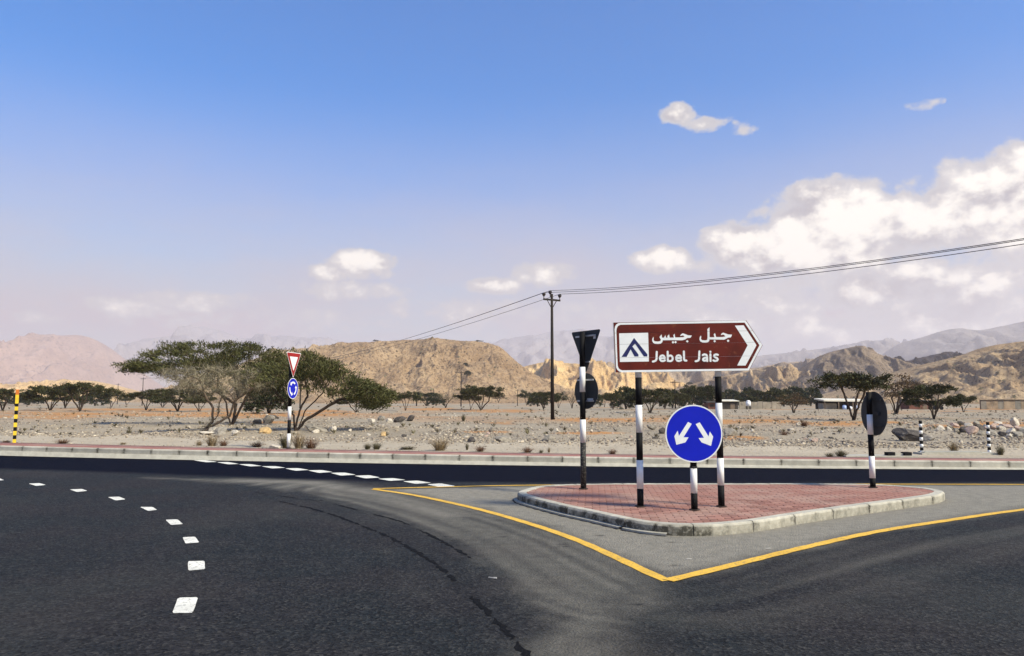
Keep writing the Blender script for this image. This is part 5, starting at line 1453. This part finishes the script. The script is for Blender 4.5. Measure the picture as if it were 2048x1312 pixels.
for t in (('rust', 12, 885, 880, 22, 'tiny reddish tuft left of the yellow marker post'), ('rust', 125, 887, 878, 32, 'low reddish tuft on the sand strip left of the big trees'),
          ('grass', 246, 889, 884, 16, 'small straw tuft on the sand strip below the left acacias'), ('grass', 398, 891, 881, 18, 'short straw tuft left of the tall straw clump'), ('grass', 424, 892, 871, 34, 'tall straw clump before the bare grey acacia'),
          ('rust', 447, 892, 880, 24, 'brown tuft leaning on the right of the tall straw clump'), ('rust', 513, 894, 883, 34, 'dark brown tuft left of the roundabout sign'), ('scrub', 570, 896, 873, 36, 'grey dry bush left of the roundabout sign post'),
          ('grass', 598, 897, 868, 36, 'pale straw bush directly behind the roundabout sign post'), ('rust', 622, 897, 877, 36, 'rust-brown bush right of the roundabout sign post'), ('scrub', 735, 899, 887, 20, 'left half of the olive tuft right of the roundabout sign'),
          ('scrub', 753, 899, 885, 26, 'rounder olive tuft right of the roundabout sign'), ('scrub', 815, 899, 892, 40, 'flat grey creeping plant by the pavement'), ('grass', 880, 901, 877, 48, 'tallest spiky straw tuft by the middle of the pavement'),
          ('scrub', 934, 900, 886, 9, 'thin upright weed right of the spiky straw tuft'), ('rust', 960, 903, 892, 28, 'low brown tuft right of the thin upright weed'), ('rust', 1055, 905, 894, 28, 'dark brown tuft left of the tall utility pole'),
          ('scrub', 1082, 906, 899, 12, 'tiny green weed below the tall utility pole'), ('grass', 1098, 905, 894, 8, 'thin straw stalks below the tall utility pole'), ('rust', 1225, 908, 898, 24, 'brown tuft left of the first brown sign post'),
          ('scrub', 1683, 913, 900, 34, 'ragged green weed left of the lone round sign'), ('scrub', 1660, 914, 905, 24, 'low green weed at the pavement edge left of the lone round sign'), ('grass', 1908, 904, 885, 27, 'pale round tuft between the two bollards'),
          ('scrub', 2001, 910, 892, 22, 'dark green bush right of the right bollard'), ('rust', 1568, 873, 861, 20, 'dark shrub in the wadi right of the round blue sign'), ('rust', 1608, 852, 841, 24, 'brown shrub on the rust-coloured flat before the farm'),
          ('scrub', 927, 842, 829, 12, 'upright dark shrub in the wadi left of the tall pole')):
    tuft(*t)

# ---------------------------------------------------------------- stones
def stone_mat():
    m, t, b = new_mat('stone')
    f = t.attr('tint'); co = t.new('ShaderNodeTexCoord').outputs['Object']
    c = t.ramp(f, [(0.0, (0.15, 0.125, 0.10)), (0.35, (0.30, 0.25, 0.19)), (0.7, (0.42, 0.355, 0.265)), (1.0, (0.58, 0.50, 0.385))])
    c = t.mix(t.math('MULTIPLY', t.sstep(t.noise(co, 5, 5, .65), .42, .66), .45), c, (0.17, 0.14, 0.11))
    t.link(c, b.inputs['Base Color']); b.inputs['Roughness'].default_value = 0.92; b.inputs['Specular IOR Level'].default_value = 0.12
    bn = t.new('ShaderNodeBump'); bn.inputs['Strength'].default_value = 0.5; bn.inputs['Distance'].default_value = 0.04
    t.link(t.noise(co, 9, 6, .7), bn.inputs['Height']); t.link(bn.outputs['Normal'], b.inputs['Normal'])
stone_mat()
simple('tan_boulder', (0.50, 0.34, 0.16), 0.9, 0.2, 3, bump=.5, bscale=9)
simple('dark_boulder', (0.075, 0.064, 0.056), 0.9, 0.25, 3, bump=.6, bscale=9, dirt=((0.26, 0.23, 0.19), .55))
simple('grey_boulder', (0.27, 0.24, 0.195), 0.9, 0.25, 3, bump=.6, bscale=9)
simple('pale_boulder', (0.50, 0.445, 0.36), 0.9, 0.18, 3, bump=.5, bscale=9)
simple('pink_boulder', (0.42, 0.31, 0.25), 0.9, 0.2, 3, bump=.5, bscale=9)
def boulder_mesh(sub, seed, ang=0.3):
    bm = bmesh.new(); bmesh.ops.create_icosphere(bm, subdivisions=sub, radius=1.0)
    r = np.random.default_rng(seed)
    planes = [(Vector(r.normal(0, 1, 3)).normalized(), r.uniform(.42, .80)) for _ in range(15)]
    for v in bm.verts:
        p = v.co
        for n, d in planes:
            k = p.dot(n) - d
            if k > 0: p -= n * k * .97
        p *= 1 + r.normal(0, .025)
        v.co = p
    me = bpy.data.meshes.new('boulder'); bm.to_mesh(me); bm.free(); return me
BM = {}
def boulder(px, base, wpx, hpx, mat, label=None, group=None, dpt=.8, name='boulder', seed=None):
    p = on_desert(px, base); s = p.y / F
    sd = random.randint(0, 7) if seed is None else seed
    if (sd, mat) not in BM:
        BM[sd, mat] = boulder_mesh(3, 400 + sd); BM[sd, mat].materials.append(MATS[mat])
        for pl in BM[sd, mat].polygons: pl.use_smooth = False
    o = link(name, BM[sd, mat], None)
    w, h = wpx * s, hpx * s
    o.scale = (w / 1.35, w * dpt / 1.35, h / 1.08); o.location = (p.x, p.y + w * dpt * .4, p.z + h * .38)
    o.rotation_euler = (random.uniform(-.25, .25), random.uniform(-.25, .25), random.uniform(-.6, .6))
    return tag(o, label, 'boulder', group)
BL = [(1833, 883, 56, 24, 'dark_boulder', 'largest rounded boulder, dark on its left side, behind the left bollard'), (1862, 882, 20, 13, 'grey_boulder', 'flat slab of rock on the right foot of the largest boulder'),
      (525, 870, 22, 14, 'tan_boulder', 'yellowish rounded boulder left of the roundabout sign post'), (630, 866, 40, 16, 'grey_boulder', 'long flat boulder at the foot of the spreading acacia'),
      (631, 869, 14, 8, 'pale_boulder', 'small pale stone before the long flat boulder'), (664, 866, 17, 12, 'pale_boulder', 'pale rounded boulder right of the spreading acacia'),
      (766, 874, 14, 10, 'tan_boulder', 'small brown angular boulder by the track left of centre'), (807, 874, 9, 5, 'dark_boulder', 'little black stone by the track left of centre'),
      (799, 843, 24, 9, 'dark_boulder', 'long dark rock in the wadi, left of its neighbour'), (820, 842, 16, 9, 'dark_boulder', 'right one of the two dark rocks in the wadi'),
      (778, 846, 11, 10, 'pale_boulder', 'upright pale stone left of the dark rocks'), (742, 845, 13, 9, 'pale_boulder', 'rounded pale stone further left of the dark rocks'), (762, 841, 15, 9, 'grey_boulder', 'grey stone in the heap left of the dark rocks'),
      (720, 857, 22, 4, 'grey_boulder', 'flat thin slab lying in the gravel below the spreading acacia'), (535, 845, 24, 14, 'grey_boulder', 'grey boulder in the shade right of the big trunks'), (512, 848, 18, 10, 'dark_boulder', 'dark boulder between the two big acacias'),
      (545, 838, 20, 9, 'dark_boulder', 'darker boulder higher up between the two big acacias'), (440, 870, 26, 13, 'grey_boulder', 'grey boulder at the foot of the bare grey acacia'), (425, 863, 20, 9, 'pale_boulder', 'light boulder beside the trunk of the bare grey acacia'),
      (468, 869, 14, 8, 'pale_boulder', 'pale stone right of the boulder under the bare acacia'), (407, 869, 26, 5, 'pale_boulder', 'flat pale stone left under the bare grey acacia'), (944, 885, 16, 10, 'dark_boulder', 'dark lumpy stone on the track edge left of the tall pole'),
      (1005, 885, 28, 11, 'grey_boulder', 'rounded grey boulder on the track edge left of the tall pole'), (1100, 884, 28, 13, 'grey_boulder', 'angular boulder on the track edge below the tall pole'), (1146, 883, 10, 6, 'dark_boulder', 'small dark stone left of the sign backs'),
      (984, 863, 11, 8, 'grey_boulder', 'grey stone alone in the gravel left of the tall pole'), (1235, 863, 16, 8, 'grey_boulder', 'grey stone in the gravel between sign backs and brown sign'), (1310, 880, 12, 6, 'dark_boulder', 'dark stone seen between the first sign post and the blue sign'),
      (1306, 858, 17, 8, 'grey_boulder', 'grey rubble stone right of the first sign post'), (1326, 867, 12, 9, 'dark_boulder', 'dark rubble stone touching the left rim of the blue sign'), (1460, 874, 24, 14, 'grey_boulder', 'rounded boulder peeping out right of the blue sign'),
      (1600, 852, 11, 6, 'pale_boulder', 'pale stone beside the brown shrub before the farm'), (1632, 885, 13, 7, 'pink_boulder', 'pinkish stone at the track edge left of the lone round sign'), (110, 893, 1, 1, 'grey_boulder', None),
      (548, 897, 26, 8, 'pale_boulder', 'broken pale stone left of the bush at the roundabout sign'), (810, 899, 22, 5, 'grey_boulder', 'flat stone under the creeping plant by the pavement')]
for b in BL:
    if b[5]: boulder(*b)
# rubble bank on the right: stones behind the bollards
pile = [(1886, 862, 16, 10, 'pale_boulder'), (1900, 862, 9, 8, 'pale_boulder'), (1912, 854, 14, 8, 'pink_boulder'), (1925, 851, 14, 9, 'dark_boulder'), (1938, 855, 14, 8, 'pale_boulder'), (1932, 866, 18, 11, 'dark_boulder'), (1947, 869, 22, 13, 'pink_boulder'),
        (1960, 862, 16, 12, 'dark_boulder'), (1966, 872, 16, 10, 'grey_boulder'), (1956, 852, 14, 8, 'grey_boulder'), (1978, 856, 15, 8, 'pale_boulder'), (1992, 858, 14, 9, 'pink_boulder'), (1990, 870, 22, 9, 'grey_boulder'), (2004, 861, 14, 9, 'pale_boulder'),
        (2016, 858, 20, 10, 'pink_boulder'), (2032, 852, 14, 15, 'pale_boulder'), (2010, 872, 18, 10, 'dark_boulder'), (2028, 868, 20, 9, 'pale_boulder'), (2042, 862, 16, 10, 'pink_boulder'), (2040, 874, 20, 9, 'grey_boulder'), (2022, 876, 14, 7, 'pale_boulder'),
        (1916, 864, 12, 6, 'grey_boulder'), (1974, 862, 12, 8, 'pink_boulder'), (2056, 868, 22, 12, 'grey_boulder'), (1903, 856, 12, 6, 'grey_boulder'), (2000, 850, 16, 6, 'pale_boulder')]
COLW = {'pale_boulder': 'pale', 'grey_boulder': 'grey', 'pink_boulder': 'pinkish', 'dark_boulder': 'dark'}
for b in pile: boulder(*b, label=COLW[b[4]] + ' stone heaped in the rubble bank behind the right bollard', group=COLW[b[4]] + ' stones of the rubble bank')
# scattered stones one can still pick apart
placed = 0
while placed < 130:
    px, row = random.uniform(0, 2048), 840 + 50 * random.random() ** 0.8
    lim = np.interp(px, [0, 400, 700, 1000, 1300, 1700, 2048], [866, 868, 874, 880, 884, 886, 880])
    if row > lim: continue
    w = random.uniform(3.2, 6.8) * (0.7 + (row - 840) / 60)
    mt = random.choice(['pale_boulder', 'grey_boulder', 'pale_boulder', 'pink_boulder', 'grey_boulder', 'dark_boulder'])
    side = 'left of the give way sign post' if px < 570 else 'between the give way sign and the tall pole' if px < 1100 else 'between the tall pole and the brown sign' if px < 1280 else 'right of the brown sign'
    boulder(px, row, w, w * random.uniform(.45, .75), mt, 'small ' + COLW[mt] + ' stone loose in the gravel ' + side, COLW[mt] + ' stones in the gravel ' + side, name='stone')
    placed += 1
# gravel: too many to count
def gravel():
    N = 46000
    ico = bmesh.new(); bmesh.ops.create_icosphere(ico, subdivisions=1, radius=1.0)
    bv = np.array([v.co[:] for v in ico.verts]); bf = np.array([[v.index for v in f.verts] for f in ico.faces]); ico.free()
    # rows in the picture spread the stones evenly over what is seen
    px = rng.uniform(-150, 2200, N * 2); row = 822 + (900 - 822) * rng.random(N * 2) ** 0.85
    t = (0.25 - CAMH)
    c, s = math.cos(PITCH), math.sin(PITCH); dx, dy = (px - 1024) / F, (656 - row) / F
    rz = s + c * dy; ry = c - s * dy; k = t / rz; x, y = dx * k, ry * k
    v = y - Yw(x)
    dens = sst(v, 3.6, 5.4) * (0.10 + 1.1 * sst(fbm(x / 3.5, y / 7, 4, 66), -0.12, 0.55)) + 1.2 * np.exp(-((v - 5.3) / .8) ** 2) + 0.05 * (v > .1) + 0.25 * np.exp(-((v - .35) / .3) ** 2)
    keep = (rng.random(len(x)) < dens) & (v > 0.1)
    x, y, v = x[keep][:N], y[keep][:N], v[keep][:N]; n = len(x)
    d = y
    size = np.clip((0.017 + 0.055 * rng.random(n) ** 4) * (0.5 + d / 56), 0.010, 0.2) * np.where(v < 3.5, .55, 1)
    sc = size[:, None, None] * rng.uniform(.65, 1.35, (n, 1, 3)) * np.array([1.1, 1.0, .7])
    a = rng.uniform(0, 6.28, n); ca, sa = np.cos(a)[:, None], np.sin(a)[:, None]
    V = bv[None] * (1 + rng.normal(0, .17, (n, 12, 1))) * sc
    X = V[:, :, 0] * ca - V[:, :, 1] * sa; Y = V[:, :, 0] * sa + V[:, :, 1] * ca
    V = np.stack([X + x[:, None], Y + y[:, None], V[:, :, 2] + (zg(x, y) + size * rng.uniform(-.15, .3, n))[:, None]], -1).reshape(-1, 3)
    Fs = (bf[None] + (np.arange(n) * 12)[:, None, None]).reshape(-1, 3)
    me = np_mesh('gravel', V, Fs); vattr(me, 'tint', np.repeat(np.clip(rng.normal(.38, .28, n), 0, 1), 12))
    tag(link('gravel', me, 'stone'), 'grey gravel and pebbles strewn over the desert floor', 'gravel', kind='stuff')
gravel()
def ground_scrub():
    """low dry plants dotting the plain, too small to count"""
    V, Fs, T = [], [], []
    for _ in range(620):
        px, row = rng.uniform(-50, 2100), 812 + 62 * rng.random() ** 1.6
        p = G(px, row, .25); v = p.y - float(Yw(p.x))
        if v < 5: continue
        z = float(zg(p.x, p.y)); h = rng.uniform(.06, .30) * (0.7 + p.y / 160); tt = rng.random()
        for _k in range(16):
            a = rng.uniform(0, 6.28); r = h * rng.uniform(.1, 1.1); w = h * .07
            b = np.array([p.x, p.y, z]); q = b + np.array([r * math.cos(a), r * math.sin(a), h * rng.uniform(.5, 1)]); s = np.array([-math.sin(a), math.cos(a), .3]) * w
            o = len(V); V += [b - s * .4, b + (q - b) * .6 - s, q, b + (q - b) * .6 + s]; Fs.append((o, o + 1, o + 2, o + 3)); T += [tt] * 4
    me = np_mesh('ground_scrub', V, Fs); vattr(me, 'tint', T)
    tag(link('ground_scrub', me, 'dry_scrub'), 'low dry plants dotted over the stony plain', 'scrub', kind='stuff')
ground_scrub()

# ---------------------------------------------------------------- farmstead at the foot of the hills
simple('farm_wall', (0.30, 0.265, 0.21), 0.9, 0.2, 0.6, dirt=((0.14, 0.12, 0.10), .56)); simple('shed_roof', (0.66, 0.62, 0.52), 0.7, 0.1, 0.5); simple('shed_dark', (0.05, 0.042, 0.036), 0.9, 0.25, 1.0)
simple('tank_white', (0.78, 0.79, 0.80), 0.5, 0.05, 1); simple('tank_blue', (0.36, 0.46, 0.70), 0.5, 0.08, 1); simple('brick_red', (0.17, 0.07, 0.05), 0.9, 0.2, 1.2); simple('board_brown', (0.17, 0.125, 0.09), 0.9, 0.25, .8)
for nm, c in (('sheet_grey', (0.21, 0.195, 0.165)), ('sheet_tan', (0.29, 0.225, 0.155)), ('sheet_dark', (0.06, 0.05, 0.045)), ('sheet_green', (0.22, 0.22, 0.17))): simple(nm, c, .8, .25, .7, dirt=((.10, .08, .06), .58))
YF = 138.0
zf = float(zg(60, YF))
def FX(px): return P(px, 810, YF).x
def FH(row): return P(1700, row, YF).z - zf
# white-roofed shed
root = empty('farm_shed', (FX(1682), YF, zf), 'open farm shed with a pale slanted roof among the trees', 'shed')
w = FX(1728) - FX(1640)
MB().slab([(-w / 2, -2.2, FH(802.5)), (w / 2, -2.2, FH(803.5)), (w / 2, 2.2, FH(800)), (-w / 2, 2.2, FH(799))], (0, 0, .25)).build('roof', 'shed_roof', root)
MB().box((0, 2.0, FH(803) / 2), (w * .96, .15, FH(803))).build('back_wall', 'shed_dark', root)
for x in (-.47, -.16, .16, .47): MB().box((x * w, -2.0, FH(804) / 2), (.16, .16, FH(804))).build('post', 'board_brown', root)
MB().box((-w * .3, 0.2, .55), (w * .3, 2.4, 1.1)).build('low_wall', 'farm_wall', root)
for px, top, wd, mat, lab in ((1674, 810.5, 7.5, 'tank_blue', 'pale blue water barrel standing under the farm shed'), (1686, 813, 7, 'tank_white', 'squat white barrel right of the blue barrel'), (1700, 811, 7, 'tank_white', 'white barrel behind the trunk of the tall flat-topped acacia')):
    r = wd / 2 * YF / F; h = FH(top); root = empty('water_barrel', (FX(px), YF - 3.0, zf), lab, 'barrel', 'barrels at the farm')
    m = MB(); m.cyl((0, 0, 0), (0, 0, h * .9), r, r, 16).cyl((0, 0, h * .9), (0, 0, h), r, r * .6, 16).build('drum', mat, root, smooth=True)
    MB().cyl((0, 0, h), (0, 0, h + .08), r * .3, r * .3, 10).build('lid', mat, root)
# white tank on a stand, farm wall behind it
root = empty('water_tank', (FX(1483), YF - 4, zf), 'white domed water tank on a low stand right of the brown sign', 'water tank')
r = 4.5 * YF / F
m = MB(); m.cyl((0, 0, FH(812)), (0, 0, FH(803)), r, r, 18); m.cyl((0, 0, FH(803)), (0, 0, FH(800.5)), r, r * .45, 18); m.build('tank', 'tank_white', root, smooth=True)
for x in (-1, 1):
    for y in (-1, 1): MB().box((x * r * .7, y * r * .7, FH(812) / 2), (.12, .12, FH(812))).build('leg', 'shed_dark', root)
root = empty('farm_wall', (FX(1520), YF, zf), 'low earth-coloured wall behind the white water tank', 'wall')
w = FX(1562) - FX(1478)
k = 9
for i in range(k): MB().box(((i + .5) / k * w - w / 2, .03 * math.sin(i * 2.3), FH(803.5) / 2), (w / k - .03, .22, FH(803.5) + .12 * math.sin(i * 1.9))).build('wall_panel', 'farm_wall', root)
# small huts between the signs
for px, wd, top, mat, roofm, lab in ((1428, 26, 806, 'brick_red', 'shed_dark', 'small reddish hut left of the second brown sign post'), (1457, 34, 803, 'shed_dark', 'shed_roof', 'dark low hut with pale roof right of the second sign post'),
                                     (1838, 46, 804, 'brick_red', 'shed_dark', 'dark reddish hut behind the green forked acacia')):
    w = wd * YF / F; h = FH(top); root = empty('farm_hut', (FX(px), YF + 1, zf), lab, 'hut', 'huts of the farm')
    MB().box((0, 0, h / 2), (w, 3.2, h)).build('wall', mat, root)
    MB().slab([(-w * .55, -2.0, h * 1.0 + .02), (w * .55, -2.0, h * 1.0 + .02), (w * .55, 2.0, h + .28), (-w * .55, 2.0, h + .28)], (0, 0, .1)).build('roof', roofm, root)
    d = MB().box((w * .18, -1.61, h * .38), (.8, .05, h * .72)).build('door', 'board_brown', root)
    MB().box((-w * .22, -1.61, h * .6), (.7, .05, .5)).build('window', 'shed_dark', root)
# long fence of patched sheets
x0, x1 = FX(1948), FX(2140)
root = empty('sheet_fence', ((x0 + x1) / 2, YF - 2, zf), 'long patched fence of upright weathered sheets at the right edge', 'fence')
n = 17; w = (x1 - x0) / n
for i in range(n):
    h = FH(800.5) * random.uniform(.96, 1.0)
    MB().box((x0 - (x0 + x1) / 2 + (i + .5) * w, .04 * (i % 2), h / 2), (w - .02 - .05 * random.random(), .06, h)).build('sheet', ['sheet_grey', 'sheet_grey', 'sheet_tan', 'sheet_dark', 'sheet_green', 'sheet_tan', 'sheet_grey', 'sheet_dark'][(i * 5 + i // 3) % 8], root)
MB().box((0, -.06, FH(800.2)), (x1 - x0, .14, .14)).build('top_rail', 'shed_dark', root)
for i in range(7): MB().box((x0 - (x0 + x1) / 2 + i * (x1 - x0) / 6, .12, FH(800) / 2), (.14, .14, FH(800))).build('fence_post', 'board_brown', root)
# cart standing before the huts
root = empty('farm_cart', (FX(1816), YF - 9, zf), 'dark farm cart parked right of the lone round sign back', 'cart')
MB().box((0, 0, .75), (1.9, 1.3, .25)).build('bed', 'shed_dark', root); MB().box((-.45, 0, 1.25), (.8, 1.2, .75)).build('cab', 'shed_dark', root)
for x in (-.6, .6):
    for y in (-.65, .65): MB().cyl((x, y - .07, .33), (x, y + .07, .33), .33, .33, 14).build('wheel', 'black_band', root)

# small litter on the asphalt
simple('litter', (0.45, 0.43, 0.39), .8, .1, 20)
for px, py, l, a, lab in ((985, 1157, .085, -.45, 'thin pale stick lying on the dark asphalt'), (1378, 1119, .06, .1, 'scrap of white litter left, inside the yellow lines'), (1536, 1098, .07, .05, 'scrap of white litter right, inside the yellow lines')):
    p = G(px, py); o = MB().box((0, 0, .006), (l, .009, .008), a).box((l * .3, .012, .006), (l * .4, .008, .006), a + .4).build('litter', 'litter', None, (p.x, p.y, .001)); tag(o, lab, 'litter')

# ---------------------------------------------------------------- hazy air
m = bpy.data.materials.new('haze_air'); m.use_nodes = True
nt = m.node_tree; nt.nodes.remove(nt.nodes['Principled BSDF'])
pv = nt.nodes.new('ShaderNodeVolumePrincipled'); pv.inputs['Color'].default_value = (0.98, 0.90, 0.91, 1); pv.inputs['Density'].default_value = HAZE
pv.inputs['Anisotropy'].default_value = 0.2
nt.links.new(pv.outputs[0], nt.nodes['Material Output'].inputs['Volume']); MATS['haze_air'] = m
hz = MB().box((0, 2000, 410), (34000, 34000, 840)).build('haze', 'haze_air'); tag(hz, 'pale dusty air over the whole plain', 'haze', kind='stuff')
